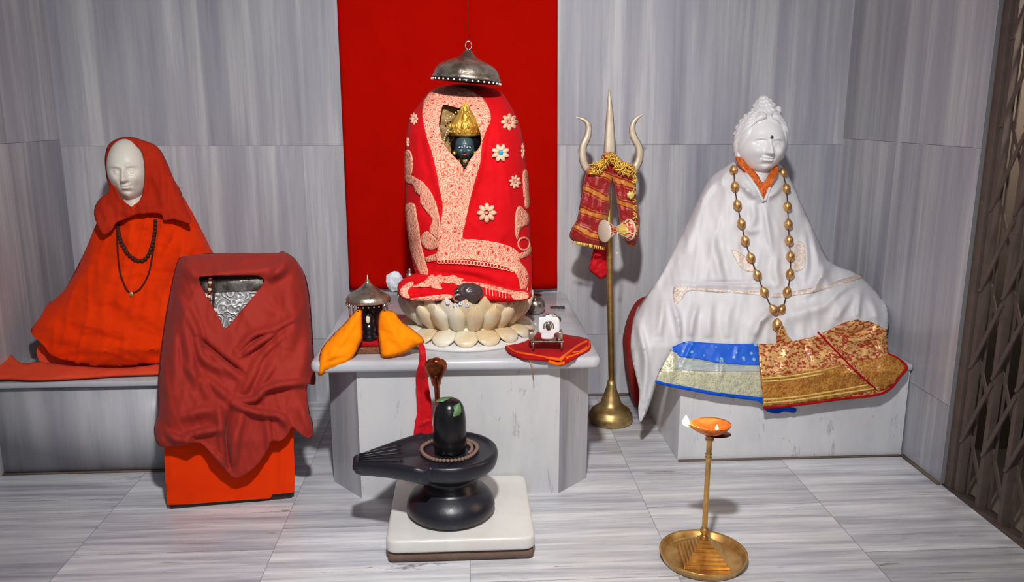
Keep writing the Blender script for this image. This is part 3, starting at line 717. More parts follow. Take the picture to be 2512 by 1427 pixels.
shs = surface(interp([(615, 2.90), (680, 2.865), (800, 2.79), (900, 2.725), (1000, 2.655), (1080, 2.63), (1175, 2.625)]), 0.17, 62,
    [(441, 634), (520, 623), (692, 617), (745, 672), (764, 800), (775, 940), (775, 1250), (375, 1250), (380, 1050), (392, 900), (418, 720)], folds=[
    fl([(215, 110), (270, 190), (440, 175), (640, 150), (680, 90)], 0.022, 16, 0.3), fl([(600, 210), (680, 150), (690, 90)], 0.022, 14),
    fl([(185, 300), (260, 460), (290, 580), (400, 660)], 0.020, 12), fl([(270, 490), (400, 600), (490, 665)], -0.026, 9, 0.5), fl([(285, 520), (380, 600), (480, 690)], 0.022, 12),
    fl([(180, 350), (230, 560), (250, 760)], 0.016, 16), fl([(150, 420), (160, 600), (150, 760)], 0.014, 18), fl([(110, 560), (110, 680), (130, 780)], 0.012, 14),
    fl([(750, 390), (640, 450), (540, 480), (460, 560)], 0.018, 9), fl([(660, 460), (580, 510), (480, 580)], 0.020, 8), fl([(700, 470), (600, 560), (540, 640)], 0.010, 9),
    fl([(440, 800), (540, 790), (600, 740), (700, 715), (830, 710)], 0.026, 10, 0.2), fl([(440, 815), (560, 855), (660, 870), (715, 925)], 0.024, 10, 0.2),
    fl([(200, 975), (280, 950), (380, 935)], 0.022, 10), fl([(100, 930), (160, 980), (260, 1000)], 0.018, 12), fl([(170, 880), (270, 850), (360, 840)], 0.014, 16), fl([(430, 830), (405, 980), (430, 1140)], -0.022, 9, 0.6),
    fl([(490, 850), (450, 1000), (440, 1120)], 0.020, 14), fl([(600, 860), (615, 960), (620, 1050)], 0.012, 10), fl([(370, 820), (385, 950), (400, 1080)], 0.016, 10), fl([(300, 1020), (370, 1080), (430, 1150)], 0.012, 10),
    fl([(720, 260), (740, 420), (700, 560)], 0.014, 22), fl([(780, 300), (800, 480), (790, 660)], 0.012, 16), fl([(560, 620), (520, 700), (480, 770)], 0.018, 14), fl([(300, 680), (370, 740), (440, 800)], 0.014, 12),
    fl([(640, 620), (600, 680), (560, 740)], 0.010, 12), fl([(780, 830), (800, 900), (820, 960)], 0.014, 12), fl([(70, 900), (90, 980), (110, 1010)], 0.014, 12), fl([(200, 620), (280, 700), (330, 790)], 0.014, 14),
    fl([(330, 170), (460, 130), (560, 110)], 0.008, 12), fl([(590, 330), (650, 380), (620, 460)], 0.008, 18)], wr=(0.008, 60, 110), fs=1.9, rg=((0.006, 42, 260, 0.3, 1.1), (0.005, 36, 200, -0.35, 7.7)), tilt=lambda x: (x - 560) / 312 * 0.05)
o = relief('maroon_shawl', sh, shs, 'maroon', None, holes=[shh], step=4.5, thick=0.006, base=P(570, 900, 2.8))
tag(o, 'crumpled maroon shawl draped over the throne with a triangular opening', 'shawl')
t = thing('bead_garland', P(513, 720, 2.83), 'short red and gold bead strand hanging beside the silver panel', 'beads')
ps = [P(516 - i * 0.5, 684 + i * 8.5, 2.835 + 0.003 * i) for i in range(8)]
MB().add(tube(ps, 0.0025, 6)).mk('cord', 'darkwood', t)
bead_row(ps[0::2], bead_s(0.0075), t, 'red_bead'); bead_row(ps[1::2], bead_s(0.0065, k=1.2), t, 'white_pearl')
ps2 = [P(524, 688 + i * 6, 2.835) for i in range(10)]; MB().add(tube(ps2, 0.004, 8)).mk('strap', 'darkwood', t)

# ---------------------------------------------------------------- lotus pedestal
LC = Vector((-0.005, 3.02, 0))
lt = thing('lotus_pedestal', (LC.x, LC.y, 0.52), 'cream marble lotus pedestal with two rings of carved petals on the altar', 'pedestal')
mk('base_disc', *lathe([(0, 0.52), (0.268, 0.52), (0.273, 0.526), (0.272, 0.534), (0.25, 0.538), (0.24, 0.545), (0.15, 0.56), (0, 0.56)], LC, 72), 'plate', lt)
def petals(n, phase, W, prof, bul, tipz, thick=0.010, nu=10, nv=14, tip=1.0):
    """prof(v)->(radius,z) centre line; W half angular width"""
    mb = MB()
    for k in range(n):
        th0 = 2 * PI * (k + phase) / n; v = []; f = []
        for side in (0, 1):
            for j in range(nv + 1):
                q = j / nv; wv = (math.sin(PI * min(1, q * 0.62 + 0.16)) ** 0.6) * (1 - max(0, (q - 0.55) / 0.45) ** 2.2 * tip)
                for i in range(nu + 1):
                    u = i / nu * 2 - 1; r, z = prof(q); edge = math.sqrt(max(0, 1 - u * u)); ridge = 0.12 * math.exp(-(u / 0.12) ** 2)
                    rr = r + bul * (edge * (0.75 + 0.25 * math.sin(PI * q)) + ridge * 0.4) - side * thick * (0.4 + edge)
                    th = th0 + u * W * max(0.02, wv); v.append(LC + Vector((math.cos(th) * rr, math.sin(th) * rr, z)))
        m1 = (nv + 1) * (nu + 1)
        for j in range(nv):
            for i in range(nu):
                a = j * (nu + 1) + i; f.append((a, a + 1, a + nu + 2, a + nu + 1)); f.append((m1 + a, m1 + a + nu + 1, m1 + a + nu + 2, m1 + a + 1))
        for j in range(nv):
            a = j * (nu + 1); f.append((a, a + nu + 1, m1 + a + nu + 1, m1 + a)); a += nu; f.append((a, m1 + a, m1 + a + nu + 1, a + nu + 1))
        for i in range(nu):
            a = nv * (nu + 1) + i; f.append((a, a + 1, m1 + a + 1, m1 + a)); f.append((i, m1 + i, m1 + i + 1, i + 1))
        mb.add((v, f))
    return mb
N1 = 22
mb = petals(N1, 0.0, PI / N1 * 1.04, lambda q: (0.178 + 0.064 * math.sin(q * PI * 0.5) - 0.006 * q, 0.572 + 0.112 * q), 0.026, 0)
_p = petals(N1, 0.5, PI / N1 * 1.0, lambda q: (0.176 + 0.064 * math.sin(q * PI * 0.5), 0.585 + 0.130 * q), 0.014, 0); mb.add((_p.v, _p.f))
mb.mk('upper_petals', 'petal', lt)
petals(18, 0.5, PI / 18 * 1.04, lambda q: (0.178 + 0.078 * math.sin(q * PI * 0.5), 0.580 - 0.044 * q ** 1.6), 0.010, 0, tip=0.45).mk('lower_petals', 'petal', lt)
mk('core', *lathe([(0, 0.54), (0.225, 0.54), (0.20, 0.57), (0.185, 0.60), (0.20, 0.64), (0.232, 0.675), (0.232, 0.684), (0, 0.684)], LC, 64), 'petal', lt)

# ---------------------------------------------------------------- idol under the embroidered shawl
idol = thing('goddess_idol', (-0.0, 3.05, 0.684), 'dark-faced idol with golden crown peeking from a bright red embroidered shawl', 'idol')
so = [(1078, 213), (1052, 226), (1036, 246), (1016, 272), (1003, 296), (996, 330), (993, 380), (993, 450), (994, 520), (1001, 580), (1010, 635), (1020, 672), (1035, 690), (1080, 695), (1130, 700), (1180, 712), (1225, 722), (1265, 728), (1292, 724), (1303, 706), (1305, 650), (1302, 590), (1298, 520), (1294, 450), (1289, 390), (1281, 330), (1266, 286), (1246, 248), (1226, 224), (1190, 211), (1150, 206), (1110, 207)]
face_hole = [(1088, 257), (1112, 262), (1136, 268), (1152, 275), (1160, 291), (1170, 308), (1178, 325), (1180, 345), (1178, 358), (1166, 374), (1151, 395), (1140, 415), (1129, 400), (1102, 371), (1087, 350), (1080, 325), (1077, 300), (1082, 276)]
sbp = so[:11] + [(1005, 900), (1310, 900)] + so[21:]
sf = [([(1036, 270), (1050, 360), (1078, 470), (1086, 530), (1076, 640)], 0.010, 9, 0.4), ([(1200, 270), (1180, 400), (1150, 500), (1134, 585)], 0.012, 10, 0.3), ([(1135, 484), (1118, 500), (1085, 510)], -0.012, 7, 0.8), ([(1128, 400), (1135, 450), (1120, 500)], 0.010, 7),
      ([(1070, 640), (1150, 642), (1240, 655), (1275, 670)], 0.010, 10, 0.3), ([(1060, 668), (1150, 676), (1240, 705)], -0.012, 8, 0.6), ([(1080, 250), (1120, 252), (1160, 275)], 0.010, 7), ([(1268, 650), (1270, 690), (1285, 720)], 0.014, 8), ([(1230, 300), (1250, 420), (1240, 560)], 0.007, 30), ([(1020, 330), (1030, 450), (1020, 560)], 0.008, 18), ([(1110, 660), (1180, 668), (1230, 684)], 0.008, 9)]
ss = surface(interp([(205, 3.0), (260, 2.94), (330, 2.895), (420, 2.88), (600, 2.865), (740, 2.85)]), 0.17, 105, sbp, folds=sf, wr=(0.006, 60, 80), rg=((0.005, 34, 120, 0.0, 4.4),))
relief('shawl', so, ss, 'shawl', idol, holes=[face_hole], step=5, back=lambda x, y: np.where((x > 1060) & (x < 1195) & (y > 235) & (y < 430), 0, 3.2))
band = [(1078, 213), (1055, 226), (1041, 244), (1036, 275), (1040, 308), (1048, 340), (1060, 378), (1070, 420), (1078, 462), (1086, 505), (1082, 545), (1079, 580), (1072, 636), (1110, 635), (1160, 637), (1200, 643), (1235, 653), (1262, 668), (1274, 690), (1278, 714), (1292, 704), (1297, 682), (1290, 660), (1276, 642), (1270, 618), (1245, 602), (1205, 592), (1165, 587), (1136, 583), (1142, 545), (1150, 505), (1162, 455), (1172, 420), (1179, 392), (1183, 350), (1192, 322), (1204, 294), (1199, 266), (1186, 243), (1166, 230), (1140, 214), (1110, 209)]
relief('embroidered_border', band, lambda x, y: ss(x, y) - 0.003, 'embroidery', idol, holes=[face_hole], step=5, thick=0.003)['label'] = 'cream paisley border'
mot = [[(993, 432), (1008, 430), (1021, 437), (1038, 447), (1055, 468), (1067, 492), (1076, 523), (1080, 553), (1077, 590), (1066, 580), (1053, 567), (1060, 540), (1048, 521), (1038, 508), (1031, 496), (1030, 480), (1018, 470), (1012, 452), (998, 448)],
       [(996, 503), (1016, 500), (1022, 530), (1028, 560), (1033, 600), (1041, 630), (1050, 672), (1034, 676), (1020, 650), (1010, 625), (1002, 580), (997, 540)],
       [(1036, 575), (1048, 567), (1062, 578), (1076, 590), (1074, 606), (1056, 612), (1040, 606), (1033, 590)],
       [(993, 380), (1001, 366), (1010, 380), (1013, 405), (1008, 430), (995, 436)],
       [(1268, 512), (1276, 505), (1286, 515), (1297, 530), (1295, 550), (1282, 556), (1274, 570), (1270, 590), (1264, 572), (1264, 535)],
       [(1283, 425), (1293, 420), (1297, 480), (1299, 500), (1290, 512), (1285, 480)],
       [(1044, 632), (1074, 622), (1078, 636), (1048, 642)], [(1272, 622), (1290, 616), (1300, 604), (1304, 612), (1296, 626), (1276, 634)]]
for q in mot: relief('embroidered_motif', q, lambda x, y: ss(x, y) - 0.004, 'thread', idol, step=5, thick=0.003)
mb = MB()
for i in range(24):   # scalloped lace edge of the lower border
    s = i / 23; x = 1078 + s * 186; y = 641 + 22 * s ** 2.2; q = on(ss, [(x, y), (x + 1, y)], 0.003)[0]; mb.add(tube([q + Vector((0.007 * math.cos(a), 0, 0.007 * math.sin(a))) for a in np.linspace(0, 2 * PI, 12, endpoint=False)], 0.0018, 5, closed=True))
mb.mk('lace_edge', 'thread_plain', idol)
q = on(ss, [(1285 + 14 * math.cos(a), 598 + 15 * math.sin(a)) for a in np.linspace(0, 2 * PI, 10, endpoint=False)], 0.004, closed=True)
MB().add(tube(q, 0.004, 6, closed=True)).mk('ring_motif', 'thread', idol)
def flower(cx, cy, r, sq=1.0, blue=False, rot=0.0):
    mb = MB(); n = 8
    for k in range(n):
        a = 2 * PI * k / n + rot; c = np.array([(cx + sq * r * (0.62 * math.cos(a) + 0.40 * math.cos(a) * math.cos(b_) - 0.24 * math.sin(a) * math.sin(b_)), cy + r * (0.62 * math.sin(a) + 0.40 * math.sin(a) * math.cos(b_) + 0.24 * math.cos(a) * math.sin(b_))) for b_ in np.linspace(0, 2 * PI, 12, endpoint=False)])
        Y = ss(c[:, 0], c[:, 1]) - 0.0075; W = Pn(c[:, 0], c[:, 1], Y); m_ = W.mean(0) + np.array([0, -0.0012, 0])
        v = [tuple(p) for p in W] + [tuple(m_)] + [(p[0], p[1] + 0.004, p[2]) for p in W]
        mb.add((v, [(i, (i + 1) % 12, 12) for i in range(12)] + [(i, i + 13, (i + 1) % 12 + 13, (i + 1) % 12) for i in range(12)]))
    o_ = mb.mk('flower_motif', 'thread_plain', idol)
    c = on(ss, [(cx, cy), (cx + 1, cy)], 0.007)[0]
    mk('flower_centre', *ball(c, (0.0085 * sq if blue else 0.006 * sq, 0.003, 0.0085 if blue else 0.006), 12, 6), 'turq' if blue else 'thread', o_, base=BASE[idol.name])
flower(1250, 299, 21); flower(1228, 375, 22, blue=True, rot=0.39); flower(1264, 446, 17, 0.85, rot=0.2); flower(1194, 522, 24); flower(1015, 291, 15, 0.7); flower(1283, 370, 19, 0.25); flower(1000, 349, 14, 0.3)
# what the opening shows
hb = [(1078, 258), (1150, 262), (1190, 300), (1190, 370), (1145, 430), (1100, 390), (1066, 340), (1068, 280)]
relief('back_plate', hb, surface(3.005, wr=(0.003, 14, 14)), metal('dark_gilding', srgb(158, 122, 66), 0.5, srgb(110, 82, 42), 90, 0.8, metallic=0.3), idol, step=6, thick=0.006)
def crown_wob(t_, i): return 0.0022 * math.sin(t_ * 14) * (1 if i % 2 else 0.3)
cc = P(1142, 330, 2.935)
mk('crown', *lathe([(0.048, -0.004), (0.051, 0.0), (0.053, 0.008), (0.054, 0.016), (0.054, 0.024), (0.053, 0.032), (0.050, 0.040), (0.046, 0.048), (0.041, 0.055), (0.035, 0.062), (0.029, 0.069), (0.025, 0.076), (0.018, 0.086), (0.015, 0.094), (0.009, 0.104), (0.004, 0.110), (0.0, 0.116)], cc, 56, wob=crown_wob), 'gold', idol)
mb = MB()
for k in range(9):
    a = PI + PI * k / 8; mb.add(ball(cc + Vector((0.055 * math.cos(a), 0.055 * math.sin(a), 0.010)), 0.0045, 8, 6)); mb.add(ball(cc + Vector((0.054 * math.cos(a + 0.2), 0.054 * math.sin(a + 0.2), 0.030)), (0.006, 0.006, 0.009), 8, 6))
mb.add(ball(cc + Vector((0, -0.040, 0.052)), (0.012, 0.006, 0.022), 12, 8)); mb.add(ball(cc + Vector((0, -0.024, 0.084)), (0.008, 0.005, 0.016), 10, 8))
mb.mk('crown_jewels', 'gold', idol)
hb_ = ball(cc + Vector((0.0, 0.008, -0.036)), (0.055, 0.045, 0.045), 24, 16); mk('hair', *hb_, 'black', idol)
fh = head(0.036, 0.045, 0.047, 'round', 80, 60); fc = P(1140, 361, 2.925); place(fh, fc, 0.0); fh.mk('face', 'teal', idol)
for s in (-1, 1):
    e = fc + Vector((s * 0.0135, -0.0425, 0.0015)); mk('eye', *ball(e, (0.0085, 0.002, 0.0032), 12, 8), 'eye_white', idol)
    mk('pupil', *ball(e + Vector((0, -0.0012, 0)), (0.0034, 0.002, 0.003), 10, 6), 'eye_blue', idol)
    MB().add(tube([e + Vector((x_, -0.001, 0.0065 + 0.003 * (1 - (x_ / 0.012) ** 2))) for x_ in np.linspace(-0.012, 0.012, 7)], 0.0012, 6)).mk('eyebrow', 'eye_blue', idol)
    mk('earring', *ball(fc + Vector((s * 0.037, -0.012, -0.02)), 0.007, 10, 8), 'gold', idol)
mk('lips', *ball(fc + Vector((0, -0.046, -0.0235)), (0.0085, 0.0035, 0.0042), 12, 8), 'lip', idol)
MB().add(tube([fc + Vector((0, -0.0455, 0.012)), fc + Vector((0, -0.0455, 0.028))], 0.0014, 6)).mk('forehead_mark', 'gold', idol)
mk('neck_ornament', *lathe([(0.030, -0.028), (0.034, -0.020), (0.028, -0.010), (0.022, 0.0)], fc + Vector((0, 0.012, -0.040)), 24), 'gold', idol)
mk('neck_ornament', *ball(P(1141, 398, 2.91), (0.018, 0.01, 0.022), 14, 10), metal('dark_gilt', srgb(140, 120, 80), 0.4, srgb(60, 50, 40), 120, 1.0), idol)
bead_row([P(x_, y_, 2.965) for x_, y_ in ((1114, 305), (1108, 310), (1103, 315), (1099, 320), (1096, 325), (1093, 331), (1091, 337), (1090, 343), (1089, 350), (1124, 272), (1118, 276), (1112, 281), (1105, 286), (1098, 290), (1093, 296))], bead_s(0.0036, 8, 6), idol, 'white_pearl', 'pearl')
# bunched end of the shawl on the lotus
hs = surface(interp([(660, 2.90), (700, 2.83), (735, 2.775)]), 0.03, 16, [(975, 702), (990, 682), (1030, 670), (1110, 664), (1150, 680), (1200, 697), (1262, 712), (1300, 716), (1297, 736), (1240, 742), (1200, 738), (1110, 738), (1060, 738), (1000, 736), (980, 724)], folds=[
    ([(985, 712), (1020, 696), (1060, 700), (1100, 712)], 0.014, 8), ([(1000, 728), (1040, 716), (1090, 722)], 0.012, 6), ([(1010, 684), (1050, 680), (1090, 690)], 0.012, 7), ([(1190, 705), (1230, 722), (1280, 728)], 0.010, 6)], wr=(0.008, 16, 12))
relief('bunched_cloth', [(975, 702), (990, 684), (1030, 674), (1110, 668), (1150, 682), (1200, 699), (1262, 712), (1300, 716), (1297, 734), (1240, 741), (1200, 738), (1170, 736), (1110, 736), (1060, 738), (1000, 736), (980, 724)], hs, 'shawl', idol, step=5, back=2.95)
for q in ([(980, 716), (990, 700), (1010, 690), (1014, 700), (1000, 714), (1006, 732), (988, 728)], [(1012, 704), (1040, 690), (1062, 672), (1110, 670), (1138, 684), (1115, 694), (1080, 696), (1085, 710), (1050, 704)], [(1120, 690), (1180, 694), (1235, 706), (1290, 722), (1286, 728), (1230, 716), (1180, 704), (1125, 700)], [(1005, 734), (1050, 726), (1100, 722), (1110, 730), (1060, 738)], [(1255, 716), (1290, 716), (1296, 730), (1262, 736)]):
    relief('embroidered_border', q, lambda x, y: hs(x, y) - 0.003, 'embroidery', idol, step=4, thick=0.003)
for x_ in range(1192, 1250, 8):
    q = on(hs, [(x_, 704 + (x_ - 1190) * 0.2), (x_ + 1, 722 + (x_ - 1190) * 0.2)], 0.006); MB().add(tube(q, 0.0014, 5)).mk('fringe', 'thread_plain', idol)

# ---------------------------------------------------------------- hanging silver canopy
ca = thing('hanging_canopy', P(1144, 190, 3.02), 'engraved silver dome canopy with fringe of beads hanging over the idol', 'canopy')
c0 = P(1144, 194, 3.02); R = 0.122
ax = Vector((0.085, 0.0, 1)).normalized()
mk('dome', *lathe([(R, -0.004), (R + 0.002, 0.004), (R - 0.003, 0.010), (R - 0.006, 0.022), (R - 0.012, 0.034), (R - 0.024, 0.046), (R - 0.030, 0.050), (0.072, 0.060), (0.045, 0.070), (0.030, 0.078), (0.018, 0.090), (0.010, 0.101), (0.0, 0.104)], c0, 64, ax), 'dark_silver', ca)
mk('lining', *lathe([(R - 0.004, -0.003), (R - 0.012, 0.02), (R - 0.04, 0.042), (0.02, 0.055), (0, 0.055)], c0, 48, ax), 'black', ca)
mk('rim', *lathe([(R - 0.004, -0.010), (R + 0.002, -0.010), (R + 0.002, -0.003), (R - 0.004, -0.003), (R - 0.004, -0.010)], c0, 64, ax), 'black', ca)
a_, u_, w_ = frame(ax)
bead_row([c0 + a_ * -0.008 + (u_ * math.cos(t_) + w_ * math.sin(t_)) * (R + 0.002) for t_ in np.linspace(0, 2 * PI, 36, endpoint=False)], bead_s(0.0036, 8, 6), ca, 'bright_silver', 'fringe_bead')
tp = c0 + a_ * 0.104
MB().add(tube([tp + Vector((0.011 * math.sin(t_), 0, 0.012 - 0.014 * math.cos(t_))) for t_ in np.linspace(0, 2 * PI, 20, endpoint=False)], 0.0022, 8, closed=True)).mk('ring', 'silver', ca)
MB().add(tube([tp + Vector((0, 0, 0.025)), Vector((tp.x - 0.004, tp.y, ZC))], 0.0011, 6)).mk('hanging_wire', 'copper', ca)

# ---------------------------------------------------------------- small shrine with yellow cloth
c1 = Vector((*P(908, 850, 2.80).xy, 0.52))
sn = thing('small_shrine', c1, 'small silver domed shrine housing a black stone on a carved base', 'shrine')
bevel(mk('carved_base', *box(c1.x - 0.058, c1.x + 0.058, c1.y - 0.05, c1.y + 0.05, 0.5195, 0.545), 'carved', sn), 0.004)
bevel(mk('base_cushion', *box(c1.x - 0.050, c1.x + 0.050, c1.y - 0.042, c1.y + 0.04, 0.545, 0.562), 'redcloth', sn), 0.006)
z1 = P(908, 737, 2.80).z
for sx in (-1, 1):
    for sy in (-1, 1):
        MB().add(lathe([(0.005, 0.55), (0.006, 0.56), (0.003, 0.57), (0.003, z1 - 0.02), (0.006, z1 - 0.012), (0.005, z1)], (c1.x + sx * 0.06, c1.y + sy * 0.045, 0), 10)).mk('post', 'silver', sn)
mk('dome', *lathe([(0.073, -0.002), (0.077, 0.003), (0.077, 0.010), (0.074, 0.014), (0.073, 0.018), (0.067, 0.023), (0.054, 0.031), (0.050, 0.033), (0.036, 0.042), (0.022, 0.052), (0.011, 0.063), (0.006, 0.068), (0.007, 0.072), (0.003, 0.078), (0.0015, 0.090), (0, 0.092)], (c1.x, c1.y, z1), 48), 'dark_silver', sn)
bead_row([Vector((c1.x + 0.076 * math.cos(t_), c1.y + 0.076 * math.sin(t_), z1 - 0.008)) for t_ in np.linspace(0, 2 * PI, 26, endpoint=False)], bead_s(0.0034, 8, 6), sn, 'dark_silver', 'fringe_bead')
mk('back_panel', *box(c1.x - 0.045, c1.x + 0.045, c1.y + 0.03, c1.y + 0.034, 0.56, z1), plain('dark_red_lacquer', srgb(60, 18, 18), 0.3), sn)
o = thing('black_stone_idol', (c1.x, c1.y - 0.012, 0.562), 'small black stone figure with a pale mark inside the domed shrine', 'idol')
mk('body', *lathe([(0.022, 0.562), (0.027, 0.568), (0.026, 0.578), (0.020, 0.586), (0.024, 0.594), (0.026, 0.606), (0.022, 0.618), (0.018, 0.622), (0.021, 0.632), (0.020, 0.648), (0.013, 0.662), (0, 0.668)], (c1.x, c1.y - 0.012, 0), 28), 'black', o)
mk('forehead_mark', *ball((c1.x, c1.y - 0.032, 0.640), (0.008, 0.004, 0.014), 10, 8), 'drumskin', o)
ys = lambda f_: surface(interp([(755, 2.74), (800, 2.715), (850, 2.69), (872, 2.665), (925, 2.648)]), 0.035, 26, f_, wr=(0.006, 22, 26), folds=[([(872, 775), (850, 820), (810, 880)], 0.012, 12), ([(860, 868), (830, 880), (792, 890)], -0.008, 5), ([(945, 780), (975, 830), (1000, 860)], 0.010, 12), ([(960, 760), (965, 785)], -0.010, 5), ([(795, 880), (788, 900), (790, 918)], 0.010, 6)])
yl = [(886, 757), (868, 768), (850, 790), (820, 820), (792, 853), (784, 880), (781, 905), (784, 922), (800, 912), (835, 901), (862, 878), (882, 842), (888, 828), (887, 790)]
o = relief('yellow_cloth', yl, ys(yl), 'yellow', None, step=4.5, thick=0.005, base=P(840, 860, 2.70)); tag(o, 'marigold yellow cloth on the left side of the small domed shrine', 'cloth')
yr = [(932, 768), (950, 762), (968, 768), (985, 790), (1010, 808), (1034, 828), (1038, 842), (1015, 850), (990, 865), (942, 876), (934, 856), (929, 812)]
o = relief('yellow_cloth', yr, ys(yr), 'yellow', None, step=4.5, thick=0.005, base=P(975, 830, 2.70)); tag(o, 'marigold yellow cloth on the right side of the small domed shrine', 'cloth')

# small offerings around the lotus
cq = P(968, 690, 2.99)
o = mk('white_crystal', *ball(cq, (0.034, 0.022, 0.038), 9, 6, lambda d: 0.28 * noise.noise(d * 2.3)), 'crystal', None, base=(cq.x, cq.y, 0.69), smooth=False)
tag(o, 'rough white crystal lump at the left edge of the lotus pedestal', 'crystal')
cq = P(1005, 671, 2.93)
o = mk('silver_finial', *lathe([(0.008, -0.02), (0.013, 0.0), (0.005, 0.004), (0.011, 0.008), (0.004, 0.012), (0.008, 0.016), (0, 0.02)], cq, 20), 'silver', None, base=cq)
tag(o, 'tiny stacked silver finial behind the left edge of the lotus', 'finial')
cq = P(1150, 719, 2.80)
def amm(d): return 0.06 * math.sin(6 * math.atan2(d.z, d.x) + 10 * (d.x ** 2 + d.z ** 2)) * (1 if d.y < 0 else 0.3)
o = mk('round_stone', *ball(cq, (0.052, 0.034, 0.037), 40, 28, amm), 'shaligram', None, base=(cq.x, cq.y, cq.z - 0.035))
tag(o, 'dark brown rounded sacred stone resting in front of the red shawl', 'stone')
o = thing('metal_serpent', P(1122, 722, 2.78), 'small coiled dark metal serpent beside the round brown stone', 'figurine')
sp = [P(1122 + 11 * math.cos(a) * (1 - a / 22), 735 - a * 1.6 + 5 * math.sin(a), 2.785 + 0.012 * math.sin(a)) for a in np.linspace(0, 4.2 * PI, 60)]
MB().add(tube(sp, lambda t_: 0.005 * (1 - 0.5 * t_), 8)).mk('coil', 'dark_silver', o)
mk('hood', *ball(sp[-1] + Vector((0, 0, 0.005)), (0.010, 0.004, 0.011), 12, 8), 'dark_silver', o)
for q, (x_, y_) in enumerate(((1130, 744), (1116, 748), (1098, 741), (1146, 748))):
    c = P(x_, y_, 2.772); mb = MB()
    for k in range(6):
        a = k * PI / 3 + q * 0.4; mb.add(ball(c + Vector((0.0045 * math.cos(a), -0.002, 0.0045 * math.sin(a))), (0.0035, 0.0025, 0.0035), 8, 5))
    o = mb.mk('white_flower', 'crystal', None, base=c); tag(o, 'tiny white blossom lying on the lotus petals by the brown stone', 'flower', 'white blossoms on the lotus')
cq = P(1313, 744, 3.30); cq.z = 0.5605
o = mk('silver_pot', *lathe([(0.0, -0.040), (0.020, -0.040), (0.034, -0.030), (0.042, -0.010), (0.040, 0.010), (0.027, 0.026), (0.020, 0.030), (0.030, 0.038), (0.027, 0.040), (0.016, 0.032), (0.0, 0.028)], cq, 36), 'silver', None, base=(cq.x, cq.y, cq.z - 0.04))
tag(o, 'round polished silver pot at the right edge of the lotus pedestal', 'pot')
q = [Vector((*P(1350 + i * 5, 738 + i * 2, 3.38).xy, 0.525 + 0.002 * (i % 2))) for i in range(8)]
o = MB().add(tube(q, lambda t_: 0.004 + 0.003 * t_, 8)).mk('incense_stick_holder', 'darkwood', None, base=q[3]); tag(o, 'thin dark stick lying at the back right of the altar top', 'stick')

# red cloth with orange trim and the small silver throne
rc_ = [(1238, 842), (1246, 828), (1280, 818), (1340, 816), (1400, 824), (1440, 832), (1449, 842), (1447, 858), (1420, 872), (1385, 894), (1365, 895), (1345, 886), (1290, 880), (1255, 868), (1242, 856)]
def slab_s(z): return lambda px, py: np.minimum(((CAMZ - z) / np.tan(TH + np.arctan((np.asarray(py, float) - 713.5) / F))) * math.cos(YAW) * 0.9995, 9)
rs_f = lambda px, py: np.maximum(slab_s(0.527)(px, py), 2.652) + 0.0 * np.asarray(px)
o = relief('red_cloth', rc_, lambda px, py: rs_f(px, py) - 0.003 - 0.004 * np.sin(np.asarray(px) / 13.0), 'redcloth', None, step=6, thick=0.006, base=P(1340, 860, 2.75))
tag(o, 'small dark red cloth with orange trim at the right corner of the altar', 'cloth')
for pts_, r_ in (([(1240, 845), (1262, 862), (1300, 870), (1345, 878), (1375, 882)], 0.005), ([(1372, 884), (1395, 866), (1420, 848), (1440, 838)], 0.007), ([(1390, 878), (1420, 868), (1444, 852), (1446, 838)], 0.006), ([(1405, 866), (1425, 862), (1440, 850)], 0.005), ([(1345, 886), (1366, 892), (1385, 890)], 0.006)):
    MB().add(tube(on(rs_f, pts_, 0.010), r_, 8, flat=0.6)).mk('orange_trim', 'orange_trim', o)
MB().add(tube([P(1297, 880, 2.655), P(1304, 892, 2.645), P(1308, 905, 2.645), P(1309, 932, 2.66)], 0.0014, 6)).mk('loose_thread', 'tassel', o)
yt = 2.74
q0 = P(1342, 848, yt); sl = thing('silver_throne', (q0.x, yt, 0.53), 'tiny silver throne holding a bright embossed portrait plaque on red cloth', 'figurine')
wx = 0.056; zb = 0.53; zt = P(1342, 833, yt).z
bevel(mk('seat', *box(q0.x - wx, q0.x + wx, yt - 0.02, yt + 0.035, zt - 0.006, zt), 'silver', sl), 0.002)
for sx in (-1, 1):
    for yy in (yt - 0.016, yt + 0.03): MB().add(lathe([(0.003, zb - 0.002), (0.004, zb + 0.01), (0.0025, zt)], (q0.x + sx * (wx - 0.006), yy, 0), 10)).mk('leg', 'silver', sl)
    bevel(mk('armrest', *box(q0.x + sx * (wx - 0.006) - 0.014, q0.x + sx * (wx - 0.006) + 0.004, yt - 0.012, yt + 0.03, zt, zt + 0.03), 'dark_silver', sl), 0.003)
pq = [(1322, 782), (1326, 778), (1345, 776), (1366, 778), (1372, 786), (1372, 812), (1368, 815), (1360, 818), (1356, 830), (1330, 830), (1328, 818), (1322, 812)]
relief('plaque', pq, surface(yt - 0.012), 'bright_silver', sl, step=4, thick=0.005)['label'] = 'bright silver portrait plaque'
mk('portrait_head', *ball(P(1346, 800, yt - 0.016), (0.011, 0.004, 0.015), 14, 10), 'silver', sl)
MB().add(tube([P(1346 + 12 * math.cos(a), 801 - 13 * math.sin(a), yt - 0.0165) for a in np.linspace(-0.3, PI + 0.3, 16)], 0.0022, 6)).mk('portrait_halo', 'dark_silver', sl)
mk('finial_arch', *ball(P(1352, 784, yt + 0.02), (0.036, 0.008, 0.022), 20, 12), 'silver', sl)

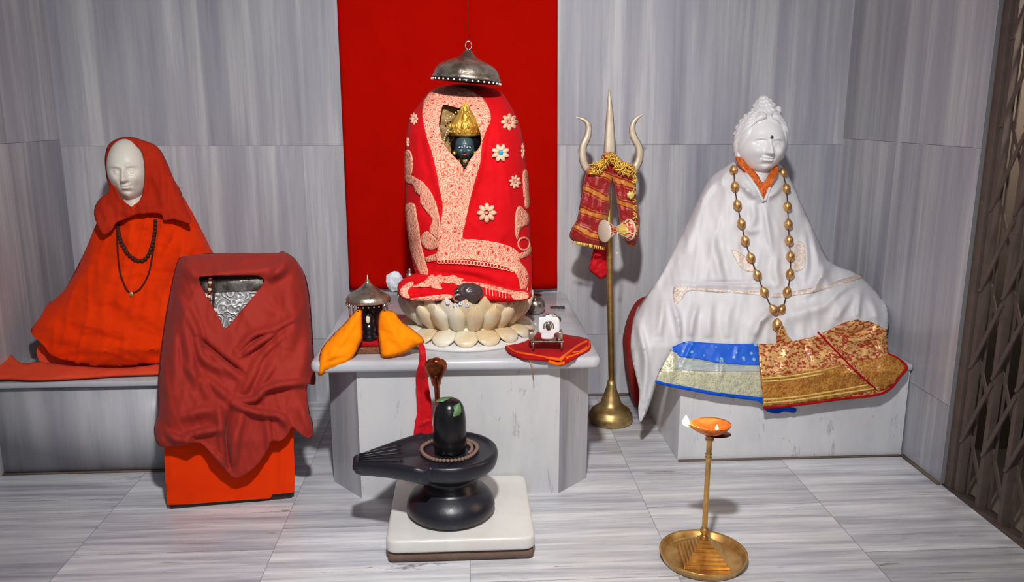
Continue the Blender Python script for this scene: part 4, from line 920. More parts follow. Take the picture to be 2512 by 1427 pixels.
# ---------------------------------------------------------------- red ribbon, copper cobra
rb = [(1028, 846), (1042, 850), (1046, 890), (1051, 940), (1058, 985), (1060, 1030), (1060, 1075), (1018, 1080), (1017, 1045), (1023, 1010), (1022, 960), (1020, 925), (1029, 880)]
o = relief('red_ribbon', rb, surface(interp([(845, 2.665), (865, 2.64), (900, 2.632), (930, 2.65), (1090, 2.65)]), folds=[([(1036, 860), (1038, 940), (1042, 1060)], 0.010, 6), ([(1022, 1045), (1040, 1036), (1058, 1030)], 0.008, 4)], wr=(0.004, 12, 30)), 'ribbon', None, step=4, thick=0.004, base=P(1040, 960, 2.65))
tag(o, 'narrow crimson cloth strip hanging down the front of the altar plinth', 'ribbon')
sk = thing('copper_cobra', P(1072, 1080, 2.54), 'copper cobra with spread hood rearing behind the black stone shaft', 'figurine')
body = crv([P(1074, 1085, 2.54), P(1074, 1030, 2.54), P(1073, 975, 2.535), P(1071, 945, 2.53), P(1069, 920, 2.52)], 8)
MB().add(tube(body, lambda t_: 0.0085 + 0.001 * t_, 12)).mk('body', 'copper', sk)
hp = [(1069, 881), (1056, 882), (1046, 888), (1043, 898), (1049, 912), (1058, 926), (1063, 944), (1077, 944), (1082, 926), (1090, 912), (1094, 900), (1092, 888), (1082, 882)]
relief('hood', hp, surface(interp([(880, 2.49), (900, 2.505), (940, 2.525)]), 0.012, 12, hp), 'copper', sk, step=3, thick=0.008)
mk('head', *ball(P(1070, 884, 2.485), (0.016, 0.020, 0.009), 18, 12), 'copper', sk)

# ---------------------------------------------------------------- lingam on its slab
LX, LY = P(1104, 1110, 2.43).x, 2.43
o = mk('lower_plinth', *box(-0.252, 0.196, 2.262, 2.698, 0.0, 0.036), plain('dirty_red_stone', srgb(126, 100, 86), 0.9, bscale=45, bstr=0.6, var=0.4), None, base=(-0.03, 2.48, 0)); bevel(o, 0.02, 4)
tag(o, 'thin dirty brown stone layer beneath the white marble square', 'base')
def rrect(x0, x1, y0, y1, r, n=7):
    out = []
    for cx, cy, a0 in ((x0 + r, y0 + r, PI), (x1 - r, y0 + r, 1.5 * PI), (x1 - r, y1 - r, 0), (x0 + r, y1 - r, 0.5 * PI)):
        for k in range(n): a = a0 + k / (n - 1) * PI / 2; out.append((cx + r * math.cos(a), cy + r * math.sin(a)))
    return out
o = bevel(mk('marble_square', *prism(rrect(-0.257, 0.200, 2.256, 2.700, 0.035), 0.036, 0.08), 'plate', None, base=(-0.03, 2.48, 0.036)), 0.010, 4)
tag(o, 'white marble square with rounded corners under the black stone lingam', 'slab')
lg = thing('shiva_lingam', (LX, LY, 0.08), 'polished black stone lingam with spouted dish on the white marble square', 'sculpture')
mk('pedestal', *lathe([(0.0, 0.08), (0.112, 0.08), (0.124, 0.083), (0.136, 0.094), (0.142, 0.110), (0.140, 0.126), (0.131, 0.143), (0.116, 0.158), (0.099, 0.170), (0.088, 0.178), (0.087, 0.190), (0.079, 0.194), (0.077, 0.204), (0.084, 0.214), (0.098, 0.226), (0.118, 0.238), (0.12, 0.25), (0, 0.25)], (LX, LY, 0), 72), 'black_stone', lg)
def yoni():
    rad = 0.152; out = []; L = 0.305; n = 96
    for k in range(n):
        a = 2 * PI * k / n; x = rad * math.cos(a); y = rad * math.sin(a)
        if math.cos(a) < -0.55:                        # draw the rim out into the spout
            s = (-math.cos(a) - 0.55) / 0.45; s = min(1, s); x = -(rad * 0.55 + (L - rad * 0.55) * min(1, s * 1.6)); hw = 0.127 * (1 - min(1, s * 1.6)) ** 1.1 + 0.027
            y = math.copysign(hw * (1 if s < 0.625 else max(0, (1 - s) / 0.375) ** 0.3), math.sin(a)) if abs(math.sin(a)) > 1e-3 else 0
        out.append((x, y))
    v = []; f = []
    lay = [(0.70, 0.236, 0.10), (0.88, 0.243, 0.08), (0.955, 0.252, 0.05), (0.985, 0.264, 0.02), (1.0, 0.276, 0.0), (1.0, 0.288, 0.0), (0.985, 0.297, 0), (0.955, 0.301, 0), (0.90, 0.301, 0), (0.865, 0.294, 0), (0.80, 0.291, 0), (0.60, 0.292, 0), (0.3, 0.293, 0)]
    for s, z, _ in lay:
        for x, y in out:
            sx = x * s if x > -rad else -(rad * s + (-x - rad) * (0.55 + 0.45 * s if s < 1 else 1))
            tipf = max(0, (-x - rad) / (L - rad)); zz = z - 0.014 * tipf ** 1.5
            if z < 0.27: zz += 0.010 * tipf
            v.append(Vector((LX, LY, 0)) + Matrix.Rotation(0.10, 3, 'Z') @ Vector((sx, y * s * (1 if x > -rad else (0.75 + 0.25 * s)), zz)))
    m_ = len(out)
    for i in range(len(lay) - 1):
        for k in range(m_): k2 = (k + 1) % m_; f.append((i * m_ + k, i * m_ + k2, (i + 1) * m_ + k2, (i + 1) * m_ + k))
    f.append(tuple(range(m_))); f.append(tuple((len(lay) - 1) * m_ + k for k in range(m_)))
    return v, f
mk('spouted_dish', *yoni(), 'black_stone', lg)
mb = MB()
for k in range(5):   # carved grooves along the spout
    y_ = -0.034 + 0.014 * k
    mb.add(tube([Vector((LX, LY, 0)) + Matrix.Rotation(0.10, 3, 'Z') @ Vector((x_, y_ * (1 + 1.2 * (x_ + 0.28) / 0.13), 0.3015 - 0.012 * max(0, (-x_ - 0.152) / 0.15) ** 1.5)) for x_ in np.linspace(-0.285, -0.15, 8)], 0.0022, 6))
mb.mk('spout_ridges', 'black_stone', lg)
mk('spout_knob', *ball(Vector((LX, LY, 0)) + Matrix.Rotation(0.10, 3, 'Z') @ Vector((-0.262, 0, 0.246)), (0.016, 0.014, 0.016), 14, 10), 'shaligram', lg)
mk('shaft', *lathe([(0.049, 0.29), (0.051, 0.31), (0.0525, 0.34), (0.053, 0.37), (0.052, 0.40), (0.049, 0.425), (0.044, 0.444), (0.034, 0.459), (0.02, 0.467), (0, 0.47)], (LX, LY, 0), 56), 'black', lg)
# bead ring
r_ = 0.088; pts = [Vector((LX - 0.002 + r_ * math.cos(t_) * (1 + 0.03 * math.sin(3 * t_)), LY - 0.002 + r_ * math.sin(t_), 0.2995)) for t_ in np.linspace(0, 2 * PI, 47, endpoint=False)]
br = thing('bead_ring', (LX, LY, 0.293), 'brown seed bead necklace laid around the black stone shaft', 'necklace')
MB().add(tube(pts, 0.0012, 6, closed=True)).mk('cord', 'dark_bead', br)
bead_row(pts, bead_s(0.0064), br, 'wood_bead')
bead_row([Vector((LX + 0.070 * math.cos(t_), LY + 0.070 * math.sin(t_), 0.3005)) for t_ in np.linspace(-0.5, 1.9, 14)], bead_s(0.0060), br, 'wood_bead')
def leaf(c, L, wd, ang, nrm_tilt, lab):
    v = []; f = []; n = 10
    for i in range(n + 1):
        s = i / n; h = wd * math.sin(PI * s ** 0.8) ** 0.9
        for j in (-1, 0, 1): v.append(Vector(((s - 0.5) * L, j * h, -0.15 * abs(j) * h - 0.3 * (s - 0.5) ** 2 * L)))
    for i in range(n):
        for j in (0, 1): a = i * 3 + j; f.append((a, a + 1, a + 4, a + 3))
    Rm = Matrix.Rotation(nrm_tilt[1], 3, 'Y') @ Matrix.Rotation(nrm_tilt[0], 3, 'X') @ Matrix.Rotation(ang, 3, 'Z')
    o_ = mk('bilva_leaf', [Rm @ p + Vector(c) for p in v], f, 'leaf', None, base=c); m_ = o_.modifiers.new('s', 'SOLIDIFY'); m_.thickness = 0.0012
    tag(o_, lab, 'leaf')
leaf((LX + 0.024, LY - 0.040, 0.446), 0.046, 0.016, math.radians(80), (math.radians(62), 0.25), 'green leaf folded over the front right edge of the black stone shaft')
leaf((LX - 0.018, LY - 0.006, 0.471), 0.050, 0.014, math.radians(15), (0.12, -0.12), 'green leaf lying on top of the black stone shaft, left side')

# ---------------------------------------------------------------- trident
TY = 3.38; tb = P(1497, 1040, TY); tdx = P(1490, 380, TY)
tr_ = thing('trident', (tb.x, TY, 0), 'tall brass trident standing on a bell shaped base before the marble wall', 'trident')
mk('base', *lathe([(0.0, 0), (0.088, 0), (0.095, 0.008), (0.098, 0.024), (0.095, 0.040), (0.088, 0.048), (0.086, 0.056), (0.074, 0.066), (0.056, 0.078), (0.046, 0.090), (0.042, 0.104), (0.036, 0.120), (0.026, 0.148), (0.019, 0.175), (0.016, 0.195), (0.0, 0.195)], (tb.x, TY, 0), 56), 'old_brass', tr_)
MB().add(tube([(tb.x, TY, 0.18), P(1494, 600, TY), P(1493, 385, TY)], 0.0125, 16)).mk('pole', 'brass', tr_)
def blade(pts, wds, name):
    """flattened, softly ridged blade along a measured centre line"""
    c = crv([P(x, y, TY) for x, y in pts], 6); n = len(c); v = []; f = []
    wv = np.interp(np.linspace(0, 1, n), np.linspace(0, 1, len(wds)), wds)
    for i, p in enumerate(c):
        d = (c[min(i + 1, n - 1)] - c[max(i - 1, 0)]).normalized(); u = Vector((0, 1, 0)).cross(d).normalized()
        h = wv[i]; th = min(0.007, h * 0.6)
        for uu, yy in ((-h, 0), (-h * 0.5, -th * 0.8), (0, -th), (h * 0.5, -th * 0.8), (h, 0), (h * 0.5, th * 0.8), (0, th), (-h * 0.5, th * 0.8)): v.append(p + u * uu + Vector((0, yy, 0)))
    for i in range(n - 1):
        for k in range(8): k2 = (k + 1) % 8; f.append((i * 8 + k, i * 8 + k2, (i + 1) * 8 + k2, (i + 1) * 8 + k))
    f.append(tuple(range(8))); f.append(tuple((n - 1) * 8 + k for k in range(8)))
    mk(name, v, f, 'pale_metal', tr_)
blade([(1496, 400), (1496, 370), (1496, 320), (1496, 270), (1494, 219)], [0.016, 0.0265, 0.020, 0.0135, 0.002], 'prong')
blade([(1478, 432), (1450, 424), (1432, 397), (1430, 362), (1441, 335), (1444, 312), (1436, 296), (1411, 286)], [0.014, 0.017, 0.017, 0.016, 0.015, 0.013, 0.009, 0.001], 'prong')
blade([(1512, 432), (1545, 424), (1566, 397), (1568, 364), (1554, 334), (1551, 312), (1560, 292), (1581, 278)], [0.014, 0.017, 0.017, 0.016, 0.015, 0.013, 0.010, 0.001], 'prong')
mk('socket', *lathe([(0.015, -0.03), (0.020, -0.01), (0.028, 0.01), (0.024, 0.03), (0.016, 0.05)], P(1495, 410, TY), 20), 'brass', tr_)
tc = thing('tinsel_scarf', P(1485, 480, TY - 0.03), 'red scarf with gold tinsel bands tied round the trident head', 'scarf')
cl = [(1480, 378), (1500, 374), (1512, 392), (1504, 430), (1497, 470), (1494, 520), (1486, 545), (1478, 560), (1484, 604), (1462, 606), (1425, 598), (1400, 583), (1404, 560), (1418, 535), (1428, 475), (1438, 420), (1450, 410), (1472, 405)]
ts = surface(3.335, 0.035, 26, cl, folds=[([(1470, 420), (1455, 500), (1440, 590)], 0.014, 12), ([(1490, 430), (1478, 500), (1462, 590)], 0.010, 8), ([(1440, 440), (1425, 520), (1412, 575)], 0.010, 8)], wr=(0.008, 16, 14))
relief('left_fall', cl, ts, 'chunari', tc, step=4, thick=0.006)
cr = [(1494, 376), (1512, 382), (1530, 398), (1552, 404), (1558, 430), (1560, 480), (1568, 545), (1560, 600), (1545, 604), (1530, 580), (1520, 545), (1514, 500), (1508, 460), (1500, 430)]
ts2 = surface(3.335, 0.035, 24, cr, folds=[([(1520, 400), (1535, 480), (1545, 580)], 0.012, 10), ([(1505, 410), (1518, 480), (1530, 560)], 0.010, 7)], wr=(0.008, 16, 14))
relief('right_fall', cr, ts2, 'chunari', tc, step=4, thick=0.006)
mb = MB(); rnd = random.Random(3)
for k in range(150):
    x_ = 1448 + rnd.random() * 105; cy_ = 412 - 28 * math.exp(-((x_ - 1498) / 20) ** 2); q = P(x_, cy_ + rnd.uniform(-10, 18), 3.318 - rnd.random() * 0.02)
    d = Vector((rnd.uniform(-1, 1), rnd.uniform(-.6, .2), rnd.uniform(-1, 1))).normalized() * 0.012; mb.add(tube([q - d, q + d * 0.3 + Vector((0, -0.004, 0)), q + d], 0.0022, 4))
for k in range(70):
    q = P(1556 + rnd.uniform(-4, 5), 410 + rnd.random() * 180, 3.33); d = Vector((rnd.uniform(-1, 1), rnd.uniform(-.4, .2), rnd.uniform(-1, 1))).normalized() * 0.008; mb.add(tube([q - d, q + d], 0.0018, 4))
for k in range(60):
    x_ = rnd.uniform(1405, 1484); q = P(x_, 590 + (x_ - 1405) * 0.2, 3.325); mb.add(tube([q, q + Vector((rnd.uniform(-.003, .003), 0, -0.014))], 0.0016, 4))
q = mb.mk('tinsel', 'gold_fringe', tc); q['kind'] = 'stuff'
q = P(1547, 478, 3.31); mk('gold_rosette', *ball(q, (0.016, 0.006, 0.016), 18, 8, lambda d: 0.25 * math.sin(7 * math.atan2(d.z, d.x))), 'gold_line', tc)
tl_ = [(1462, 600), (1486, 604), (1492, 640), (1490, 672), (1474, 684), (1458, 672), (1446, 660), (1452, 630)]
relief('tail', tl_, surface(3.42, 0.02, 14, tl_, wr=(0.012, 12, 12)), 'ribbon', tc, step=4, thick=0.004)
# drum
dm = thing('hand_drum', P(1510, 566, 3.28), 'small hourglass hand drum painted red and yellow tied to the trident', 'drum')
da = Vector((0.90, 0.42, -0.02)).normalized(); dc = P(1513, 565, 3.285)
def dprof(t_): return 0.013 + 0.031 * abs(t_) ** 1.15
zs = np.linspace(-0.062, 0.062, 25)
for nm, lo, hi, mt in (('red_cup', -0.062, -0.010, 'drum_red'), ('yellow_band', -0.010, 0.030, 'drum_yellow'), ('red_cup', 0.030, 0.062, 'drum_red')):
    pr = [(dprof(z / 0.062), z) for z in np.linspace(lo, hi, 12)]; v, f = lathe(pr, dc, 40, da); mk(nm, v, f[:-2] if len(f) > 2 else f, mt, dm)
mk('drum_head', *lathe([(0.0, -0.001), (0.042, -0.001), (0.0455, 0.001), (0.0455, 0.005), (0.043, 0.007)], dc - da * 0.064, 40, da), 'drumskin', dm)
mk('drum_head', *lathe([(0.043, -0.007), (0.0455, -0.005), (0.0455, -0.001), (0.042, 0.001), (0.0, 0.001)], dc + da * 0.064, 40, da), 'drumskin', dm)
a_, u_, w_ = frame(da)
for k in range(12):
    t_ = k * PI / 6; rdir = u_ * math.cos(t_) + w_ * math.sin(t_)
    MB().add(tube([dc + a_ * z + rdir * (dprof(z / 0.062) + 0.001) for z in np.linspace(-0.06, 0.06, 9)], 0.0011, 5)).mk('lacing', 'drumskin', dm)
MB().add(tube([dc + Vector((0, -0.016, 0)), dc + Vector((0.004, -0.02, -0.05)), dc + Vector((0.0, -0.018, -0.085))], 0.0018, 6)).mk('striker_cord', 'drumskin', dm)
mk('striker_bead', *ball(dc + Vector((0.0, -0.018, -0.092)), 0.006, 10, 8), 'drumskin', dm)

# ---------------------------------------------------------------- right statue
s2 = thing('seated_statue', (1.27, 3.33, 0.387), 'white marble statue with hair in a topknot wrapped in a white silk shawl', 'statue')
hd = head(0.097, 0.112, 0.125, 'round', 140, 100); hc = P(1865, 352, 3.34); hy = math.radians(1)
R_ = place(hd, hc, hy, math.radians(-3), math.radians(2)); hd.mk('head', 'statue', s2)
# hair: waves swept back from the forehead
v = []; f = []; n = 110; m = 70
for i in range(m + 1):
    ph = PI * i / m * 0.80
    for k in range(n):
        t_ = 2 * PI * k / n; d = Vector((math.sin(ph) * math.cos(t_), math.sin(ph) * math.sin(t_), math.cos(ph)))
        # hairline: front covered only above forehead
        fr = -d.y; rise = 0.74 + 0.05 * math.cos(7 * d.x)
        cover = 1.0
        if fr > 0: lim = rise - 1.5 * max(0, abs(d.x) - 0.55) * 1.6; cover = min(1, max(0, (d.z - lim + 0.12 + 0.35 * max(0, 0.5 - fr)) / 0.14))
        wv = 0.010 * math.sin(13 * math.atan2(d.z, abs(d.x) + 0.3) + 3 * d.y) * (1 if abs(d.x) > 0.25 else 0.5) + 0.006 * noise.noise(d * 6)
        s = 0.93 + cover * (0.14 + wv)
        v.append(R_ @ Vector((d.x * 0.098 * s * 1.0, d.y * 0.114 * s + 0.006 * cover, d.z * 0.125 * s)) + hc)
for i in range(m):
    for k in range(n): k2 = (k + 1) % n; f.append((i * n + k, (i + 1) * n + k, (i + 1) * n + k2, i * n + k2))
hr = MB().add((v, f))
def hp_(lat, z, k=1.0):      # point on the skull: lat = angle from the face, z = height
    r = math.sqrt(max(0.0, 1 - z * z)); return R_ @ Vector((math.sin(lat) * r * 0.101 * k, -math.cos(lat) * r * 0.116 * k, z * 0.128 * k)) + hc
for s in (-1, 1):            # strands combed from the parting back over the ears
    for j in range(7):
        pts_ = [hp_(s * (0.20 + 0.12 * j + (1.50 - 0.05 * j) * q ** 0.8), 0.80 + 0.028 * j - (1.02 - 0.13 * j) * q ** 1.5, 1.03 + 0.02 * math.sin(q * 11 + j)) for q in np.linspace(0, 1, 26)]
        hr.add(tube(pts_, lambda t_, j=j: 0.0100 + 0.003 * math.sin(t_ * 16 + j * 1.3) - 0.004 * t_ ** 4, 12))
for j, (dx, dy, dz, r1, h1) in enumerate(((0.004, 0.01, 0.112, 0.060, 0.022), (0.010, 0.01, 0.132, 0.056, 0.021), (0.008, 0.01, 0.152, 0.046, 0.019), (0.006, 0.01, 0.168, 0.034, 0.016), (0.002, 0.01, 0.180, 0.020, 0.012))):
    c = R_ @ Vector((dx, dy, dz)) + hc
    hr.add(ball(c, (r1, r1, h1), 64, 18, lambda d, j=j: 0.05 * math.sin(6 * math.atan2(d.y, d.x) + 4 * d.z + j) + 0.045 * math.sin(17 * math.atan2(d.y, d.x) + 6 * d.z + j * 2)))
for dx, dy, dz in ((0.052, -0.01, 0.118), (0.060, 0.0, 0.134), (-0.050, -0.01, 0.112)):
    hr.add(ball(R_ @ Vector((dx, dy, dz)) + hc, (0.018, 0.022, 0.018), 18, 12, lambda d: 0.1 * math.sin(7 * d.z + 5 * d.x)))
hr.mk('hair', 'statue', s2)
mk('forehead_dot', *ball(R_ @ Vector((0.002, -0.1145, 0.024)) + hc, (0.0065, 0.004, 0.0065), 14, 8), plain('dark_dot', srgb(60, 58, 62), 0.3), s2)
mk('earlobe', *ball(R_ @ Vector((-0.094, -0.012, -0.062)) + hc, (0.010, 0.014, 0.022), 14, 10), 'statue', s2)
# body beneath shawl and orange scarf
so2 = [(1806, 396), (1782, 408), (1742, 438), (1714, 488), (1690, 540), (1660, 600), (1625, 670), (1586, 730), (1555, 790), (1547, 850), (1556, 905), (1568, 960), (1566, 1005), (1571, 1036), (1586, 1000), (1606, 940), (1632, 884), (1660, 858), (1720, 862), (1800, 864), (1870, 862), (1930, 850), (2000, 835), (2070, 815), (2120, 812), (2160, 815), (2177, 806), (2180, 770), (2165, 735), (2135, 700), (2095, 668), (2058, 654), (2032, 636), (2008, 590), (1985, 540), (1962, 490), (1944, 448), (1922, 412), (1908, 402), (1898, 430), (1888, 460), (1873, 494), (1852, 458), (1830, 424)]
sb2 = [(1850, 380), (1782, 400), (1742, 436), (1690, 536), (1616, 666), (1542, 785), (1526, 900), (1526, 1100), (2215, 1100), (2200, 800), (2165, 725), (2095, 662), (2032, 630), (1985, 535), (1944, 442), (1900, 385)]
q4 = lambda x, y: (x / 3.103 + 1520, y / 3.103 + 400)
f4 = lambda pts, a, wd, s=0.4: ([q4(*p) for p in pts], a, wd, s)
s2s = surface(interp([(390, 3.30), (440, 3.255), (500, 3.225), (600, 3.19), (700, 3.13), (780, 3.05), (850, 3.01), (1040, 3.04)]), 0.20, 105, sb2, folds=[
    f4([(910, 130), (980, 210), (1040, 260)], 0.020, 10), f4([(900, 50), (1000, 160), (1090, 300)], 0.016, 12), f4([(1240, 150), (1200, 210), (1120, 270)], 0.018, 10), f4([(1090, 300), (1130, 480), (1160, 680)], 0.009, 8, 0.8),
    f4([(1010, 280), (1030, 400), (1010, 500)], 0.012, 14), f4([(960, 480), (1010, 520), (1060, 500)], 0.008, 8), f4([(640, 230), (560, 480), (480, 700)], 0.016, 22), f4([(700, 540), (740, 720), (790, 920)], 0.014, 14), f4([(500, 440), (380, 700), (250, 960)], 0.016, 18),
    f4([(1420, 330), (1470, 520), (1510, 680)], 0.018, 12), f4([(1400, 520), (1430, 700), (1420, 860)], 0.014, 12), f4([(1500, 650), (1540, 800), (1500, 930), (1420, 1010)], 0.018, 12), f4([(1460, 560), (1500, 720), (1490, 860)], 0.012, 10), f4([(1600, 760), (1560, 860), (1600, 940)], 0.012, 12),
    f4([(1820, 900), (1700, 960), (1560, 1080)], 0.014, 14), f4([(1830, 960), (1820, 1080), (1810, 1180)], 0.016, 10), f4([(1780, 1000), (1700, 1100), (1640, 1200)], 0.012, 14), f4([(1900, 1020), (1940, 1100), (1960, 1190)], 0.014, 12),
    f4([(400, 1060), (450, 1200), (460, 1340)], 0.016, 9), f4([(330, 1020), (320, 1160), (300, 1330)], 0.014, 14), f4([(600, 1060), (560, 1180), (545, 1330)], 0.014, 14), f4([(700, 1040), (680, 1180), (690, 1340)], 0.012, 16), f4([(860, 1050), (820, 1180), (830, 1340)], 0.010, 16),
    f4([(1160, 1130), (1080, 1200), (1030, 1330)], 0.018, 12), f4([(400, 920), (800, 930), (1200, 930)], 0.010, 8, 0.3), f4([(560, 905), (800, 905), (1040, 915)], -0.006, 5), f4([(140, 1200), (200, 1500), (180, 1850)], 0.014, 12), f4([(1300, 1150), (1500, 1100), (1640, 1080)], 0.012, 18), f4([(1200, 700), (1190, 820), (1220, 950)], 0.012, 12),
    f4([(760, 120), (680, 200), (620, 300)], 0.014, 12), f4([(860, 30), (800, 100), (760, 180)], 0.012, 10), f4([(1300, 120), (1360, 250), (1390, 420)], 0.012, 16)], wr=(0.012, 60, 150), fs=2.3, rg=((0.007, 55, 330, 0.10, 6.3), (0.004, 30, 200, -0.2, 2.9)))
relief('silk_shawl', so2, s2s, 'white_silk', s2, step=5, back=lambda x, y: np.where((y > 850) & (x < 1640), 3.10, 3.44))
sc2 = [(1806, 384), (1812, 404), (1832, 426), (1856, 462), (1873, 505), (1888, 464), (1908, 424), (1905, 404), (1888, 424), (1872, 448), (1858, 432), (1840, 410), (1822, 390)]
relief('inner_scarf', sc2, surface(interp([(380, 3.31), (412, 3.305), (440, 3.26), (505, 3.235)]), wr=(0.004, 12, 12)), 'scarf', s2, step=4, thick=0.012)
for pts_ in ([(1812, 400), (1834, 430), (1856, 462), (1872, 494)], [(1876, 492), (1888, 462), (1900, 428), (1906, 405)]):
    MB().add(tube(on(s2s, pts_, 0.006), 0.006, 8)).mk('shawl_hem', 'white_silk', s2)
for q in ([(1795, 612), (1812, 618), (1832, 632), (1848, 644), (1852, 660), (1842, 667), (1822, 660), (1806, 640)], [(1948, 600), (1962, 592), (1972, 600), (1976, 640), (1968, 660), (1948, 664), (1942, 640)], [(1655, 704), (1700, 706), (1770, 710), (1830, 713), (1878, 716), (1878, 724), (1820, 720), (1750, 716), (1690, 714), (1672, 735), (1655, 745)],
          [(1895, 722), (1960, 712), (2020, 700), (2070, 684), (2108, 672), (2112, 682), (2070, 696), (2000, 716), (1940, 726), (1900, 730)]):
    relief('gold_print', q, lambda x, y: s2s(x, y) - 0.002, 'gold_scatter' if q[0][0] > 1700 or q[0][1] < 730 else 'cream_silk', s2, step=5, thick=0.002)
# mala
bl = [(1800, 418), (1803, 458), (1809, 503), (1819, 548), (1828, 590), (1842, 632), (1858, 674), (1875, 716), (1898, 759)]
brr = [(1917, 759), (1931, 716), (1938, 672), (1939, 629), (1936, 590), (1934, 550), (1932, 507), (1929, 463), (1921, 425)]
ml = thing('bead_necklace', P(1868, 640, 3.17), 'long necklace of large golden oval beads on the white silk shawl', 'necklace')
pa = bl + brr; C = on(s2s, pa, 0.016); MB().add(tube(C, 0.0022, 6)).mk('cord', 'dark_bead', ml)
proto = None
for i, (x_, y_) in enumerate(pa + [(1907, 797)]):
    Yp = float(s2s(x_, y_)[0]) - 0.019; w0 = P(x_, y_, Yp)
    j0, j1 = pa[max(0, i - 1)] if i < 18 else (1907, 770), pa[min(17, i + 1)] if i < 18 else (1907, 820)
    if i == 8: j0, j1 = (1885, 740), (1908, 775)
    if i == 9: j0, j1 = (1908, 775), (1926, 740)
    d = (P(*j1, Yp) - P(*j0, Yp)).normalized()
    if proto is None:
        v, f = lathe([(0, -0.024), (0.004, -0.0235), (0.006, -0.021), (0.012, -0.015), (0.0165, -0.006), (0.0175, 0.0), (0.0165, 0.006), (0.012, 0.015), (0.006, 0.021), (0.004, 0.0235), (0, 0.024)], (0, 0, 0), 20)
        proto = mk('bead', v, f, 'gold_bead', ml, base=(0, 0, 0)); o = proto
    else: o = proto.copy(); col.objects.link(o); o.parent = ml
    o.location = w0 - BASE[ml.name]; o.rotation_euler = d.to_track_quat('Z', 'Y').to_euler()
    if i == 18: o.scale = (1.15, 1.15, 1.15)
q = P(1910, 832, 3.0); MB().add(tube([P(1908, 812, float(s2s(1908, 812)[0]) - 0.018), P(1911, 832, 2.99)], lambda t_: 0.004 + 0.006 * t_, 10)).mk('tassel', 'tassel', ml)
# sarees across the lap
lap = interp([(780, 2.985), (840, 2.975), (880, 2.945), (912, 2.915), (1020, 2.912)])
bs = [(1650, 851), (1672, 842), (1685, 838), (1740, 842), (1800, 844), (1858, 843), (1863, 881), (1868, 930), (1874, 973), (1875, 992), (1859, 981), (1756, 967), (1667, 949), (1632, 943), (1608, 936), (1617, 914), (1632, 884)]
bss = surface(lap, folds=[([(1768, 880), (1770, 905), (1766, 935)], 0.014, 5), ([(1700, 838), (1685, 870), (1672, 900)], 0.012, 6), ([(1812, 842), (1808, 862), (1806, 880)], 0.008, 5), ([(1650, 855), (1652, 890), (1650, 925)], 0.012, 8)], wr=(0.005, 40, 60))
o = relief('blue_saree', bs, bss, 'silver_brocade', None, step=5, thick=0.006, smooth=False, base=P(1760, 900, 2.93)); tag(o, 'folded royal blue saree with silver brocade border over the right bench', 'saree')
relief('dotted_field', [(1650, 850), (1672, 841), (1685, 836), (1740, 841), (1800, 843), (1857, 842), (1863, 881), (1864, 896), (1820, 895), (1760, 890), (1710, 880), (1668, 876), (1660, 866), (1650, 862)], lambda x, y: bss(x, y) - 0.004, 'blue_dots', o, step=5, thick=0.002, smooth=False)['label'] = 'blue silk with pale dots'
relief('satin_band', [(1666, 878), (1710, 881), (1760, 891), (1820, 896), (1864, 897), (1866, 912), (1780, 912), (1700, 910), (1652, 905)], lambda x, y: bss(x, y) - 0.004, 'silver_sheen', o, step=5, thick=0.002, smooth=False)
relief('blue_hem', [(1608, 932), (1632, 939), (1667, 945), (1756, 962), (1859, 974), (1874, 974), (1876, 994), (1858, 983), (1756, 970), (1667, 953), (1632, 946), (1607, 939)], lambda x, y: bss(x, y) - 0.005, 'bluecloth', o, step=4, thick=0.003, smooth=False)
relief('blue_tail', [(1872, 998), (1900, 998), (1950, 1000), (1948, 1012), (1925, 1008), (1905, 1014), (1882, 1008)], surface(2.925, wr=(0.004, 20, 10)), 'bluecloth', o, step=4, thick=0.004)
rsx = [(1859, 843), (1900, 843), (1944, 837), (1997, 826), (2038, 808), (2071, 791), (2097, 784), (2139, 790), (2174, 808), (2178, 867), (2203, 878), (2225, 900), (2209, 923), (2174, 961), (2165, 966), (2050, 981), (1947, 995), (1873, 1001), (1868, 940), (1862, 880)]
rss = surface(interp([(780, 2.96), (840, 2.955), (880, 2.93), (912, 2.898), (1020, 2.897)]), folds=[([(2006, 814), (2070, 880), (2147, 952)], 0.016, 9, 0.2), ([(2045, 806), (2090, 818), (2140, 800)], -0.022, 8, 0.6), ([(2060, 825), (2100, 835), (2150, 820)], 0.016, 10), ([(1940, 842), (1925, 880), (1915, 930)], 0.008, 16), ([(2170, 815), (2160, 850), (2178, 875)], 0.014, 8), ([(1997, 830), (1990, 860), (2010, 890)], 0.010, 12)], wr=(0.008, 40, 36))
o = relief('brocade_saree', rsx, rss, 'brocade', None, step=5, thick=0.006, smooth=False, base=P(2040, 890, 2.92)); tag(o, 'folded red and gold brocade saree draped over the right bench', 'saree')
relief('gold_border', [(1868, 922), (1940, 917), (2010, 905), (2060, 892), (2110, 930), (2150, 955), (2050, 976), (1947, 990), (1874, 996), (1870, 950)], lambda x, y: rss(x, y) - 0.004, 'brocade_border', o, step=5, thick=0.002, smooth=False)
relief('gold_border', [(2100, 886), (2140, 884), (2178, 868), (2203, 879), (2222, 900), (2207, 921), (2172, 956), (2155, 952), (2120, 920)], lambda x, y: rss(x, y) - 0.005, 'brocade_border', o, step=5, thick=0.002, smooth=False)
for pts_ in ([(1870, 928), (1940, 922), (2010, 910), (2062, 897)], [(1874, 988), (1947, 982), (2050, 967), (2160, 950)], [(1874, 980), (1947, 974), (2040, 960), (2130, 944)], [(1871, 936), (1940, 930), (2020, 916)]):
    MB().add(tube(on(rss, pts_, 0.0062), 0.0035, 8, flat=0.4)).mk('gold_stripe', 'gold_line', o)
